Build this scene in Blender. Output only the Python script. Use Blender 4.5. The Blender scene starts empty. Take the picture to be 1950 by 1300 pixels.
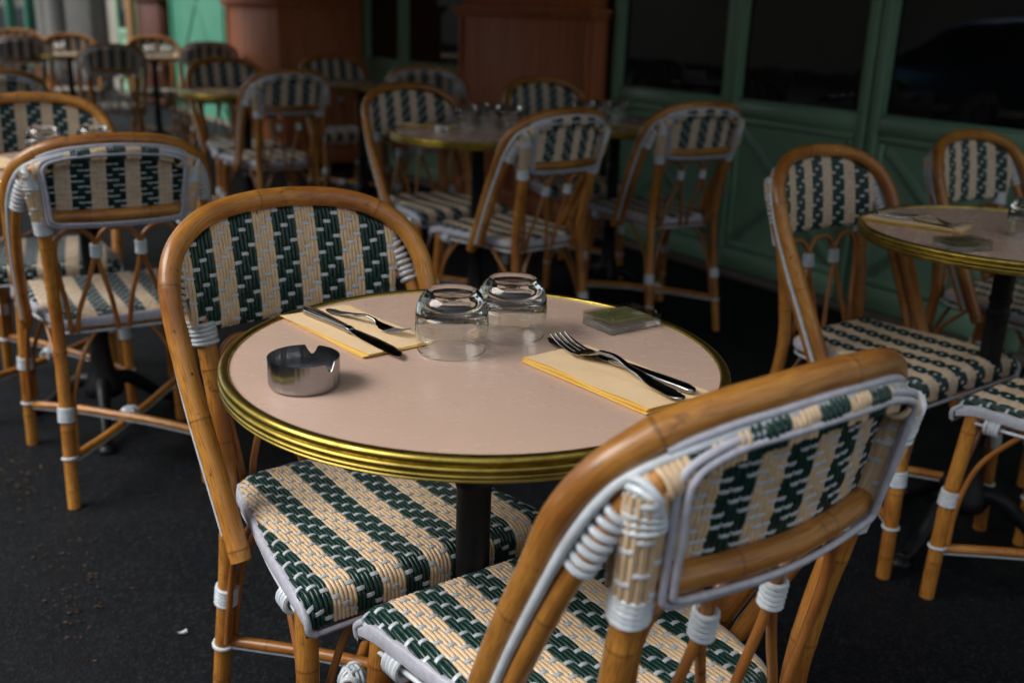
import bpy, math, random
import numpy as np
from math import sin, cos, pi, radians, sqrt, atan2, hypot, exp
from mathutils import Vector, Matrix

S = bpy.context.scene
COL = S.collection

# ------------------------------------------------------------------ camera
CAM_F, CAM_TH, CAM_RO, CAM_H = 1901.9, 0.317055, 0.0334947, 1.16237
F_ = Vector((0, cos(CAM_TH), -sin(CAM_TH))); R_ = Vector((1, 0, 0)); U_ = R_.cross(F_)
R2 = R_ * cos(CAM_RO) + U_ * sin(CAM_RO); U2 = -R_ * sin(CAM_RO) + U_ * cos(CAM_RO)
cd = bpy.data.cameras.new('camera'); cam = bpy.data.objects.new('camera', cd); COL.objects.link(cam)
m = Matrix((R2, U2, -F_)).transposed().to_4x4(); m.translation = (0, 0, CAM_H); cam.matrix_world = m
cd.sensor_width = 36; cd.lens = CAM_F / 1950 * 36; cd.clip_end = 500; cd.clip_start = .02
cd.dof.use_dof = True; cd.dof.focus_distance = 1.30; cd.dof.aperture_fstop = 3.7
S.camera = cam
# ------------------------------------------------------------------ sky, sun, exposure
SUN_EL, SUN_AZ = radians(47), radians(252)      # azimuth measured clockwise from +Y
w = bpy.data.worlds.new('World'); S.world = w; w.use_nodes = True
nt = w.node_tree; bg = nt.nodes['Background']; sky = nt.nodes.new('ShaderNodeTexSky')
sky.sky_type = 'NISHITA'; sky.sun_disc = False; sky.sun_elevation = SUN_EL; sky.sun_rotation = SUN_AZ
sky.dust_density = 2.0; sky.air_density = 1.0
hs_ = nt.nodes.new('ShaderNodeHueSaturation'); hs_.inputs['Saturation'].default_value = .40      # overcast: greyer than a clear sky
nt.links.new(sky.outputs[0], hs_.inputs['Color']); nt.links.new(hs_.outputs[0], bg.inputs[0]); bg.inputs[1].default_value = 0.118
sl = bpy.data.lights.new('sun', 'SUN'); sl.energy = 2.0; sl.angle = radians(42); sl.color = (1, .975, .94)
so = bpy.data.objects.new('sun', sl); COL.objects.link(so)
sd = Vector((sin(SUN_AZ) * cos(SUN_EL), cos(SUN_AZ) * cos(SUN_EL), sin(SUN_EL)))
so.rotation_euler = sd.to_track_quat('Z', 'Y').to_euler(); so.location = sd * 30
S.view_settings.view_transform = 'Standard'; S.view_settings.look = 'None'
S.view_settings.exposure = 0.70; S.view_settings.gamma = 1
S.render.engine = 'CYCLES'

# ------------------------------------------------------------------ materials
def new_mat(name):
    mt = bpy.data.materials.new(name); mt.use_nodes = True
    n = mt.node_tree; return mt, n, n.nodes['Principled BSDF']
def setp(p, **k):
    for a, v in k.items():
        a = {'rough': 'Roughness', 'metal': 'Metallic', 'coat': 'Coat Weight', 'coatr': 'Coat Roughness', 'spec': 'Specular IOR Level',
             'ior': 'IOR', 'trans': 'Transmission Weight', 'sss': 'Subsurface Weight', 'sheen': 'Sheen Weight', 'aniso': 'Anisotropic'}[a]
        p.inputs[a].default_value = v
def N(n, t, **k):
    x = n.nodes.new(t)
    for a, v in k.items():
        if a in x.inputs: x.inputs[a].default_value = v
        else: setattr(x, a, v)
    return x
def ramp(n, fac, stops):
    r = n.nodes.new('ShaderNodeValToRGB'); e = r.color_ramp.elements
    while len(e) < len(stops): e.new(.5)
    for i, (p, c) in enumerate(stops): e[i].position = p; e[i].color = (*c, 1) if len(c) == 3 else c
    n.links.new(fac, r.inputs[0]); return r.outputs[0]
def mixc(n, fac, a, b, mode='MIX'):
    x = n.nodes.new('ShaderNodeMix'); x.data_type = 'RGBA'; x.blend_type = mode
    if isinstance(fac, float): x.inputs[0].default_value = fac
    else: n.links.new(fac, x.inputs[0])
    for i, v in ((6, a), (7, b)):
        if isinstance(v, tuple): x.inputs[i].default_value = (*v, 1)
        else: n.links.new(v, x.inputs[i])
    return x.outputs[2]
def bump(n, p, h, strength=.3, dist=.001):
    b = N(n, 'ShaderNodeBump', Strength=strength, Distance=dist); n.links.new(h, b.inputs['Height']); n.links.new(b.outputs[0], p.inputs['Normal']); return b
def mapped(n, src, scale):
    mp = N(n, 'ShaderNodeMapping'); mp.inputs['Scale'].default_value = scale; n.links.new(src, mp.inputs[0]); return mp.outputs[0]
def noise(n, vec, scale, detail=3, rough=.55):
    x = N(n, 'ShaderNodeTexNoise', Scale=scale, Detail=detail, Roughness=rough); n.links.new(vec, x.inputs['Vector']); return x.outputs['Fac']
def simple(name, col, rough=.5, var=.15, vs=40., bs=.0, **k):
    mt, n, p = new_mat(name); tc = N(n, 'ShaderNodeTexCoord')
    f = noise(n, tc.outputs['Object'], vs, 4)
    c = tuple(x * (1 - var) for x in col); d = tuple(min(1, x * (1 + var)) for x in col)
    n.links.new(ramp(n, f, [(.3, c), (.7, d)]), p.inputs['Base Color']); setp(p, rough=rough, **k)
    r = N(n, 'ShaderNodeMapRange'); r.inputs[3].default_value = rough * .8; r.inputs[4].default_value = min(1, rough * 1.25)
    n.links.new(f, r.inputs[0]); n.links.new(r.outputs[0], p.inputs['Roughness'])
    if bs: bump(n, p, f, bs, .001)
    return mt

def rattan_mat(name, light, mid, dark):
    mt, n, p = new_mat(name)
    uv = N(n, 'ShaderNodeUVMap'); oi = N(n, 'ShaderNodeObjectInfo'); at = N(n, 'ShaderNodeAttribute', attribute_name='nd')
    tc = N(n, 'ShaderNodeTexCoord')
    # offset per object
    add = N(n, 'ShaderNodeVectorMath', operation='ADD'); cmb = N(n, 'ShaderNodeCombineXYZ')
    mul = N(n, 'ShaderNodeMath', operation='MULTIPLY'); mul.inputs[1].default_value = 37.
    n.links.new(oi.outputs['Random'], mul.inputs[0]); n.links.new(mul.outputs[0], cmb.inputs[0]); n.links.new(mul.outputs[0], cmb.inputs[1])
    n.links.new(tc.outputs['Object'], add.inputs[0]); n.links.new(cmb.outputs[0], add.inputs[1])
    big = noise(n, add.outputs[0], 7., 3)
    streak = noise(n, mapped(n, uv.outputs[0], (14, 9, 1)), 3., 5, .7)
    fine = noise(n, mapped(n, uv.outputs[0], (60, 14, 1)), 4., 3, .6)
    c1 = ramp(n, big, [(.36, mid), (.60, light)])
    br = N(n, 'ShaderNodeHueSaturation'); vr = N(n, 'ShaderNodeMapRange'); vr.inputs[3].default_value = .80; vr.inputs[4].default_value = 1.15; n.links.new(oi.outputs['Random'], vr.inputs[0]); n.links.new(vr.outputs[0], br.inputs['Value']); n.links.new(c1, br.inputs['Color']); c1 = br.outputs[0]
    c2 = mixc(n, ramp(n, streak, [(.47, (0, 0, 0)), (.70, (.85, .85, .85))]), c1, dark)
    c3 = mixc(n, ramp(n, fine, [(.52, (0, 0, 0)), (.7, (.4, .4, .4))]), c2, mid)
    spots = noise(n, add.outputs[0], 55., 2, .5)
    c4 = mixc(n, ramp(n, spots, [(.70, (0, 0, 0)), (.76, (.85, .85, .85))]), c3, tuple(x * .35 for x in dark))
    sc_ = noise(n, add.outputs[0], 16., 4, .75); c4 = mixc(n, ramp(n, sc_, [(.62, (0, 0, 0)), (.72, (.7, .7, .7))]), c4, tuple(x * .55 for x in dark))
    # node rings
    warp = N(n, 'ShaderNodeMath', operation='MULTIPLY'); n.links.new(at.outputs['Fac'], warp.inputs[0]); n.links.new(fine, warp.inputs[1])
    c5 = mixc(n, ramp(n, warp.outputs[0], [(.22, (0, 0, 0)), (.55, (.65, .65, .65))]), c4, tuple(x * .28 for x in dark))
    n.links.new(c5, p.inputs['Base Color']); setp(p, rough=.36, coat=.32, coatr=.15)
    bump(n, p, streak, .35, .0008)
    return mt
M = {}
M['rattan'] = rattan_mat('rattan', (.56, .245, .042), (.33, .115, .018), (.10, .028, .006))
M['cane'] = rattan_mat('cane', (.44, .175, .035), (.27, .09, .018), (.10, .03, .008))
def strand_mat(name, a, b, dirt, rough, coat=.3):
    mt, n, p = new_mat(name); tc = N(n, 'ShaderNodeTexCoord')
    f = noise(n, tc.outputs['Object'], 90., 3); g = noise(n, tc.outputs['Object'], 11., 4, .7)
    oi = N(n, 'ShaderNodeObjectInfo'); hv = N(n, 'ShaderNodeHueSaturation'); vr = N(n, 'ShaderNodeMapRange'); vr.inputs[3].default_value = .84; vr.inputs[4].default_value = 1.06; n.links.new(oi.outputs['Random'], vr.inputs[0]); n.links.new(vr.outputs[0], hv.inputs['Value'])
    n.links.new(ramp(n, f, [(.35, a), (.65, b)]), hv.inputs['Color']); c = hv.outputs[0]; c = mixc(n, ramp(n, g, [(.5, (0, 0, 0)), (.8, (.6, .6, .6))]), c, dirt)
    n.links.new(c, p.inputs['Base Color']); setp(p, rough=rough, coat=coat, coatr=.2); return mt
M['cream'] = strand_mat('cream_plastic_cane', (.68, .49, .295), (.78, .585, .37), (.44, .30, .16), .38)
M['green'] = strand_mat('green_plastic_cane', (.002, .024, .017), (.004, .040, .029), (.002, .014, .011), .36, .12)
M['white'] = strand_mat('white_plastic_cane', (.47, .52, .56), (.57, .61, .64), (.30, .30, .30), .36)
M['cord'] = strand_mat('white_binding_cord', (.56, .62, .66), (.68, .73, .76), (.30, .29, .28), .42)
M['trim'] = strand_mat('white_vinyl_trim', (.46, .46, .53), (.56, .57, .64), (.22, .21, .23), .5, .1)

def laminate():
    mt, n, p = new_mat('laminate'); tc = N(n, 'ShaderNodeTexCoord')
    f = noise(n, tc.outputs['Object'], 14., 5, .6); sp = N(n, 'ShaderNodeTexVoronoi', Scale=32.); n.links.new(tc.outputs['Object'], sp.inputs['Vector'])
    g = noise(n, tc.outputs['Object'], 9., 2)
    c = ramp(n, f, [(.3, (.64, .445, .345)), (.7, (.66, .46, .355))])
    mm = N(n, 'ShaderNodeMath', operation='ADD'); n.links.new(sp.outputs['Distance'], mm.inputs[0])
    sc = N(n, 'ShaderNodeMath', operation='MULTIPLY'); sc.inputs[1].default_value = .12; n.links.new(g, sc.inputs[0]); n.links.new(sc.outputs[0], mm.inputs[1])
    c = mixc(n, ramp(n, mm.outputs[0], [(.092, (.8, .8, .8)), (.105, (0, 0, 0))]), c, (.22, .13, .10))
    sm = noise(n, mapped(n, tc.outputs['Object'], (3, 14, 1)), 4., 5, .6); c = mixc(n, ramp(n, sm, [(.5, (0, 0, 0)), (.75, (.03, .03, .03))]), c, (.78, .62, .53))
    n.links.new(c, p.inputs['Base Color'])
    r = noise(n, mapped(n, tc.outputs['Object'], (1, 2.6, 1)), 13., 7, .7)
    n.links.new(ramp(n, r, [(.3, (.15, .15, .15)), (.7, (.33, .33, .33))]), p.inputs['Roughness']); return mt
M['laminate'] = laminate()
def brass():
    mt, n, p = new_mat('brass'); tc = N(n, 'ShaderNodeTexCoord')
    f = noise(n, tc.outputs['Object'], 28., 6, .7)
    n.links.new(ramp(n, f, [(.33, (.60, .46, .095)), (.52, (.44, .32, .06)), (.70, (.16, .11, .03))]), p.inputs['Base Color'])
    n.links.new(ramp(n, f, [(.3, (.24, .24, .24)), (.75, (.48, .48, .48))]), p.inputs['Roughness']); setp(p, metal=1.); bump(n, p, f, .15, .0006); return mt
M['brass'] = brass()
M['darkbrass'] = simple('dark_brass', (.34, .25, .055), .36, .3, 30., .15, metal=1.)  # darker brass for the lower bands of the rim
M['iron'] = simple('cast_iron', (.006, .0065, .008), .45, .3, 60., .25, spec=.3)
M['steel'] = simple('steel', (.42, .43, .44), .15, .05, 60., metal=1.)
def brushed():
    mt, n, p = new_mat('brushed_steel'); tc = N(n, 'ShaderNodeTexCoord')
    f = noise(n, mapped(n, tc.outputs['Object'], (4, 4, 260)), 6., 4, .6)
    n.links.new(ramp(n, f, [(.3, (.30, .30, .31)), (.7, (.38, .38, .39))]), p.inputs['Base Color']); setp(p, metal=1., rough=.27, aniso=.9); tg = N(n, 'ShaderNodeTangent', direction_type='RADIAL', axis='Z'); n.links.new(tg.outputs[0], p.inputs['Tangent'])
    w2 = noise(n, mapped(n, tc.outputs['Object'], (1, 1, 0)), 34., 3, .6); bump(n, p, w2, .55, .012); return mt
M['brushed'] = brushed()
def glassm(name, col=(1, 1, 1), rough=0., ior=1.5):
    mt, n, p = new_mat(name); p.inputs['Base Color'].default_value = (*col, 1); setp(p, trans=1., rough=rough, ior=ior); return mt
M['glass'] = glassm('clear_glass', (.97, .99, .985), 0.)
def thin(name, tint, refl):
    mt, n, p = new_mat(name); n.nodes.remove(p); out = n.nodes['Material Output']
    lw = N(n, 'ShaderNodeLayerWeight', Blend=.5); tr = N(n, 'ShaderNodeBsdfTransparent'); tr.inputs[0].default_value = (*tint, 1)
    gl = N(n, 'ShaderNodeBsdfGlossy', Roughness=.02); gl.inputs[0].default_value = (1, 1, 1, 1); mx = N(n, 'ShaderNodeMixShader')
    n.links.new(ramp(n, lw.outputs['Facing'], [(0, (refl,) * 3), (.6, (refl * 1.6,) * 3), (.85, (refl * 5,) * 3), (1, (.75,) * 3)]), mx.inputs[0])
    n.links.new(tr.outputs[0], mx.inputs[1]); n.links.new(gl.outputs[0], mx.inputs[2]); n.links.new(mx.outputs[0], out.inputs[0]); return mt
M['thinglass'] = thin('thin_clear_glass', (.935, .95, .945), .085)
M['acrylic'] = thin('clear_acrylic', (.86, .86, .84), .05)
def paper(name, a, b, sss=.25):
    mt, n, p = new_mat(name); tc = N(n, 'ShaderNodeTexCoord')
    f = noise(n, tc.outputs['Object'], 45., 5, .6); v = N(n, 'ShaderNodeTexVoronoi', Scale=900.); n.links.new(tc.outputs['Object'], v.inputs['Vector'])
    n.links.new(ramp(n, f, [(.3, a), (.7, b)]), p.inputs['Base Color']); setp(p, rough=.9, spec=.2)
    p.inputs['Subsurface Weight'].default_value = sss; p.inputs['Subsurface Radius'].default_value = (.004, .0025, .001)
    bump(n, p, v.outputs['Distance'], .25, .0004); return mt
M['napkin'] = paper('napkin_paper', (.90, .63, .35), (.93, .68, .40))
M['napedge'] = paper('napkin_ply_glow', (.98, .60, .12), (1.0, .68, .18), .8)  # glow of light through the plies, put into the colour
M['smoky'] = glassm('smoky_acrylic', (.85, .81, .75), .12, 1.15); setp(M['smoky'].node_tree.nodes['Principled BSDF'], trans=.85)
M['card'] = simple('card_green', (.25, .24, .10), .6, .12, 60.)
M['cardink'] = simple('card_ink', (.12, .15, .06), .6, .05)
M['cardpale'] = simple('card_pale', (.45, .47, .30), .6, .05)
M['whiteceramic'] = simple('white_ceramic', (.7, .7, .68), .3, .05)

def painted(name, a, b, rough=.45):
    mt, n, p = new_mat(name); tc = N(n, 'ShaderNodeTexCoord')
    f = noise(n, tc.outputs['Object'], 3., 6, .65); g = noise(n, mapped(n, tc.outputs['Object'], (40, 40, 3)), 4., 4)
    n.links.new(mixc(n, ramp(n, g, [(.45, (0, 0, 0)), (.8, (.35, .35, .35))]), ramp(n, f, [(.3, a), (.7, b)]), tuple(x * .6 for x in a)), p.inputs['Base Color'])
    setp(p, rough=rough); bump(n, p, g, .12, .002); return mt
M['greenpaint'] = painted('green_paint', (.22, .39, .25), (.26, .45, .29))
M['litgreen'] = painted('lit_green_paint', (.06, .25, .16), (.085, .31, .20))  # copy of the front's green for its lit stretch, light put into the colour
M['darkgroove'] = simple('dark_gap', (.01, .012, .012), .8)
def wood(name, a, b, c):
    mt, n, p = new_mat(name); tc = N(n, 'ShaderNodeTexCoord')
    v = mapped(n, tc.outputs['Object'], (1, 1, .06)); f = noise(n, v, 26., 6, .65); g = noise(n, v, 90., 3)
    cc = ramp(n, f, [(.3, a), (.5, b), (.72, c)]); cc = mixc(n, ramp(n, g, [(.5, (0, 0, 0)), (.75, (.5, .5, .5))]), cc, a)
    n.links.new(cc, p.inputs['Base Color']); setp(p, rough=.6, spec=.22); bump(n, p, f, .1, .001); return mt
M['redwood'] = wood('red_brown_wood', (.46, .145, .058), (.62, .205, .085), (.70, .26, .115))
M['shadedwood'] = wood('shaded_red_wood', (.05, .018, .011), (.085, .030, .018), (.12, .042, .024))  # darker copy of the red wood, shade put into its colour
M['tanwood'] = wood('tan_wood', (.20, .11, .04), (.30, .17, .07), (.34, .2, .09))
def pane_mat():
    mt, n, p = new_mat('shop_glass'); p.inputs['Base Color'].default_value = (.006, .007, .009, 1); setp(p, rough=.03, ior=1.5)
    tc = N(n, 'ShaderNodeTexCoord'); f = noise(n, tc.outputs['Object'], 2.2, 2); bump(n, p, f, .05, .02)
    g = noise(n, tc.outputs['Object'], 6., 6, .7)
    n.links.new(ramp(n, g, [(.4, (.006, .007, .009)), (.8, (.016, .016, .018))]), p.inputs['Base Color']); return mt
M['pane'] = pane_mat()
def asphalt():
    mt, n, p = new_mat('asphalt'); tc = N(n, 'ShaderNodeTexCoord')
    g = tc.outputs['Object']; f = noise(n, g, 1.7, 6, .6); h = noise(n, g, 260., 3, .6); q = noise(n, g, 5.5, 5, .7); v = N(n, 'ShaderNodeTexVoronoi', Scale=190.); n.links.new(g, v.inputs['Vector'])
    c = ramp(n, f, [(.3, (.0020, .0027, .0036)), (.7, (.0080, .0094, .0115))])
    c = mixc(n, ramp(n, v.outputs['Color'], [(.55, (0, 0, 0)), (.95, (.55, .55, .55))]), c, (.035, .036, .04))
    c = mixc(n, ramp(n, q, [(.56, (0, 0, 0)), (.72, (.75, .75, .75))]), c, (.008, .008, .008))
    sp = noise(n, g, 75., 2, .5)
    c = mixc(n, ramp(n, sp, [(.73, (0, 0, 0)), (.77, (.8, .8, .8))]), c, (.10, .075, .05))
    n.links.new(c, p.inputs['Base Color']); n.links.new(ramp(n, q, [(.3, (.75, .75, .75)), (.7, (.55, .55, .55))]), p.inputs['Roughness'])
    setp(p, spec=.13)
    ad = N(n, 'ShaderNodeMath', operation='ADD'); n.links.new(h, ad.inputs[0]); n.links.new(v.outputs['Distance'], ad.inputs[1])
    bump(n, p, ad.outputs[0], .35, .003); return mt
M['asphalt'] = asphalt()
M['stone'] = simple('pale_stone', (.13, .13, .12), .8, .15, 6., .3)
M['kerb'] = simple('kerb_stone', (.13, .105, .085), .8, .2, 12., .4)
M['render'] = simple('street_render', (.34, .31, .26), .85, .12, 1.5, .2)
M['awning'] = simple('awning_canvas', (.030, .055, .040), .9, .15, 5.)
M['leaf'] = simple('dry_leaf', (.055, .032, .016), .8, .4, 60.)
M['scrap'] = simple('scrap_paper', (.6, .6, .6), .8, .1)

# ------------------------------------------------------------------ mesh helper
class MB:
    def __init__(s): s.v = []; s.f = []; s.m = []; s.uv = []; s.nd = []; s.mats = []
    def mi(s, k):
        if k not in s.mats: s.mats.append(k)
        return s.mats.index(k)
    def addv(s, p, uv=(0, 0), nd=0.): s.v.append((p[0], p[1], p[2])); s.uv.append(uv); s.nd.append(nd); return len(s.v) - 1
    def face(s, idx, mat): s.f.append(tuple(idx)); s.m.append(s.mi(mat))
    def box(s, c, sz, mat, ax=None, bev=0.):
        """box centre c, full size sz, axes ax (3 unit vectors); bev = chamfer"""
        ax = ax or (Vector((1, 0, 0)), Vector((0, 1, 0)), Vector((0, 0, 1))); c = Vector(c); h = [x / 2 for x in sz]
        if bev <= 0:
            ids = [s.addv(c + ax[0] * (h[0] * i) + ax[1] * (h[1] * j) + ax[2] * (h[2] * k), (i, k)) for i in (-1, 1) for j in (-1, 1) for k in (-1, 1)]
            for q in ((0, 1, 3, 2), (4, 6, 7, 5), (0, 4, 5, 1), (2, 3, 7, 6), (0, 2, 6, 4), (1, 5, 7, 3)): s.face([ids[a] for a in q], mat)
            return
        P = {}
        for i in (-1, 1):
            for j in (-1, 1):
                for k in (-1, 1):
                    for a in range(3):
                        hh = [h[0] - bev, h[1] - bev, h[2] - bev]; hh[a] = h[a]
                        P[(i, j, k, a)] = s.addv(c + ax[0] * (hh[0] * i) + ax[1] * (hh[1] * j) + ax[2] * (hh[2] * k), (i, k))
        sg = (-1, 1)
        for a in range(3):
            b, d = [(1, 2), (2, 0), (0, 1)][a]
            for t in sg:
                q = []
                for (x, y) in ((-1, -1), (1, -1), (1, 1), (-1, 1)):
                    k = [0, 0, 0]; k[a] = t; k[b] = x; k[d] = y; q.append(P[(*k, a)])
                s.face(q if t > 0 else q[::-1], mat)
        for a in range(3):
            b, d = [(1, 2), (2, 0), (0, 1)][a]
            for x in sg:
                for y in sg:
                    k0 = [0, 0, 0]; k0[b] = x; k0[d] = y; k1 = k0[:]; k0[a] = -1; k1[a] = 1
                    q = [P[(*k0, b)], P[(*k1, b)], P[(*k1, d)], P[(*k0, d)]]
                    s.face(q if x * y < 0 else q[::-1], mat)
        for i in sg:
            for j in sg:
                for k in sg:
                    q = [P[(i, j, k, a)] for a in range(3)]; s.face(q if i * j * k > 0 else q[::-1], mat)
    def tube(s, pts, r, mat, seg=10, closed=False, nodes=(), cap=True, sub=0, flat=None, bulge=.06):
        pts = [Vector(p) for p in pts]
        if sub: pts = spline(pts, sub, closed)
        n = len(pts); rr = r if callable(r) else (lambda t: r)
        L = [0.]
        for i in range(1, n): L.append(L[-1] + (pts[i] - pts[i - 1]).length)
        tot = L[-1]
        # insert samples near the nodes
        if nodes:
            ex = []
            for nd in nodes:
                for dd in (-.009, -.005, -.0025, 0, .0025, .005, .009):
                    t = nd * tot + dd
                    if 0 < t < tot: ex.append(t)
            allL = sorted(L + ex); P2 = []
            for t in allL:
                k = min(max(np.searchsorted(L, t) - 1, 0), n - 2); f = (t - L[k]) / max(L[k + 1] - L[k], 1e-9); P2.append(pts[k].lerp(pts[k + 1], f))
            pts, L, n = P2, allL, len(P2)
        T = []
        for i in range(n):
            a = pts[i - 1] if (i > 0 or closed) else pts[0]; b = pts[(i + 1) % n] if (i < n - 1 or closed) else pts[-1]
            t = (b - a); T.append(t.normalized() if t.length > 1e-9 else (T[-1] if T else Vector((0, 0, 1))))
        up = Vector((0, 0, 1)) if abs(T[0].z) < .9 else Vector((0, 1, 0))
        if flat: up = Vector(flat)
        x = (up - T[0] * up.dot(T[0])).normalized(); rings = []
        for i in range(n):
            x = (x - T[i] * x.dot(T[i]))
            if flat: x = Vector(flat) - T[i] * Vector(flat).dot(T[i])
            x.normalize(); y = T[i].cross(x)
            nd = 0.
            for q in nodes: nd = max(nd, exp(-((L[i] - q * tot) / .0028) ** 2))
            nb = 0.
            for q in nodes: nb = max(nb, exp(-((L[i] - q * tot) / .006) ** 2))
            rad = rr(L[i] / max(tot, 1e-9)) * (1 + bulge * nb - .03 * nd)
            rings.append([s.addv(pts[i] + x * (rad * cos(2 * pi * k / seg)) + y * (rad * sin(2 * pi * k / seg)), (k / seg, L[i]), nd) for k in range(seg)])
        for i in range(n - 1 + (1 if closed else 0)):
            A, B = rings[i], rings[(i + 1) % n]
            for k in range(seg): s.face((A[k], A[(k + 1) % seg], B[(k + 1) % seg], B[k]), mat)
        if cap and not closed:
            for ring, t, sgn in ((rings[0], T[0], -1), (rings[-1], T[-1], 1)):
                c = sum((Vector(s.v[i]) for i in ring), Vector()) / seg
                inner = [s.addv(c + (Vector(s.v[i]) - c) * .82 + t * (sgn * r_of(rr, sgn) * .12), s.uv[i]) for i in ring]
                for k in range(seg):
                    q = (ring[k], ring[(k + 1) % seg], inner[(k + 1) % seg], inner[k]); s.face(q[::-1] if sgn > 0 else q, mat)
                s.face(inner if sgn > 0 else inner[::-1], mat)
    def lathe(s, prof, mat, seg=48, c=(0, 0, 0), closed=False):
        """prof: (r, z) or (r, z, mat)"""
        rings = []
        for q in prof:
            r, z = q[0], q[1]
            if r < 1e-6: rings.append([s.addv((c[0], c[1], c[2] + z))] * seg)
            else: rings.append([s.addv((c[0] + r * cos(2 * pi * k / seg), c[1] + r * sin(2 * pi * k / seg), c[2] + z), (k / seg, z)) for k in range(seg)])
        n = len(prof)
        for i in range(n if closed else n - 1):
            A, B = rings[i], rings[(i + 1) % n]; mt = prof[i][2] if len(prof[i]) > 2 else mat
            for k in range(seg):
                q = [A[k], A[(k + 1) % seg], B[(k + 1) % seg], B[k]]
                qq = []
                for i_ in q:
                    if i_ not in qq: qq.append(i_)
                if len(qq) > 2: s.face(qq, mt)
    def build(s, name, parent=None, smooth=True, link=True):
        me = bpy.data.meshes.new(name); me.from_pydata(s.v, [], s.f); 
        for k in s.mats: me.materials.append(M[k])
        me.polygons.foreach_set('material_index', s.m)
        uvl = me.uv_layers.new(name='UVMap'); li = np.empty(len(me.loops), dtype=np.int32); me.loops.foreach_get('vertex_index', li)
        uvl.data.foreach_set('uv', np.array(s.uv, dtype=np.float32)[li].ravel())
        at = me.attributes.new('nd', 'FLOAT', 'POINT'); at.data.foreach_set('value', np.array(s.nd, dtype=np.float32))
        me.polygons.foreach_set('use_smooth', [smooth] * len(me.polygons))
        if smooth: me.set_sharp_from_angle(angle=radians(50))
        me.update(); o = bpy.data.objects.new(name, me); COL.objects.link(o)
        if parent: o.parent = parent
        return o
def r_of(rr, sgn): return rr(0. if sgn < 0 else 1.)
def spline(P, sub, closed=False):
    n = len(P); out = []
    rng = range(n if closed else n - 1)
    for i in rng:
        p1, p2 = P[i], P[(i + 1) % n]
        p0 = P[i - 1] if (i > 0 or closed) else p1 + (p1 - p2); p3 = P[(i + 2) % n] if (i + 2 < n or closed) else p2 + (p2 - p1)
        for k in range(sub):
            t = k / sub
            out.append(.5 * ((2 * p1) + (p2 - p0) * t + (2 * p0 - 5 * p1 + 4 * p2 - p3) * t * t + (3 * p1 - p0 - 3 * p2 + p3) * t ** 3))
    if not closed: out.append(P[-1])
    return out
def tag(o, label=None, cat=None, group=None, kind=None):
    if label: o['label'] = label
    if cat: o['category'] = cat
    if group: o['group'] = group
    if kind: o['kind'] = kind
    return o
def empty(name, loc=(0, 0, 0), rz=0.):
    o = bpy.data.objects.new(name, None); COL.objects.link(o); o.location = loc; o.rotation_euler = (0, 0, rz); o.empty_display_size = .05; return o
def kids(o): return [c for c in bpy.data.objects if c.parent == o]
def copy_tree(o, parent=None):
    c = o.copy(); COL.objects.link(c); c.parent = parent
    for ch in TREE.get(o.name, []): copy_tree(ch, c)
    return c
TREE = {}
def freeze(o):
    ks = kids(o); TREE[o.name] = ks
    for k in ks: freeze(k)

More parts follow.
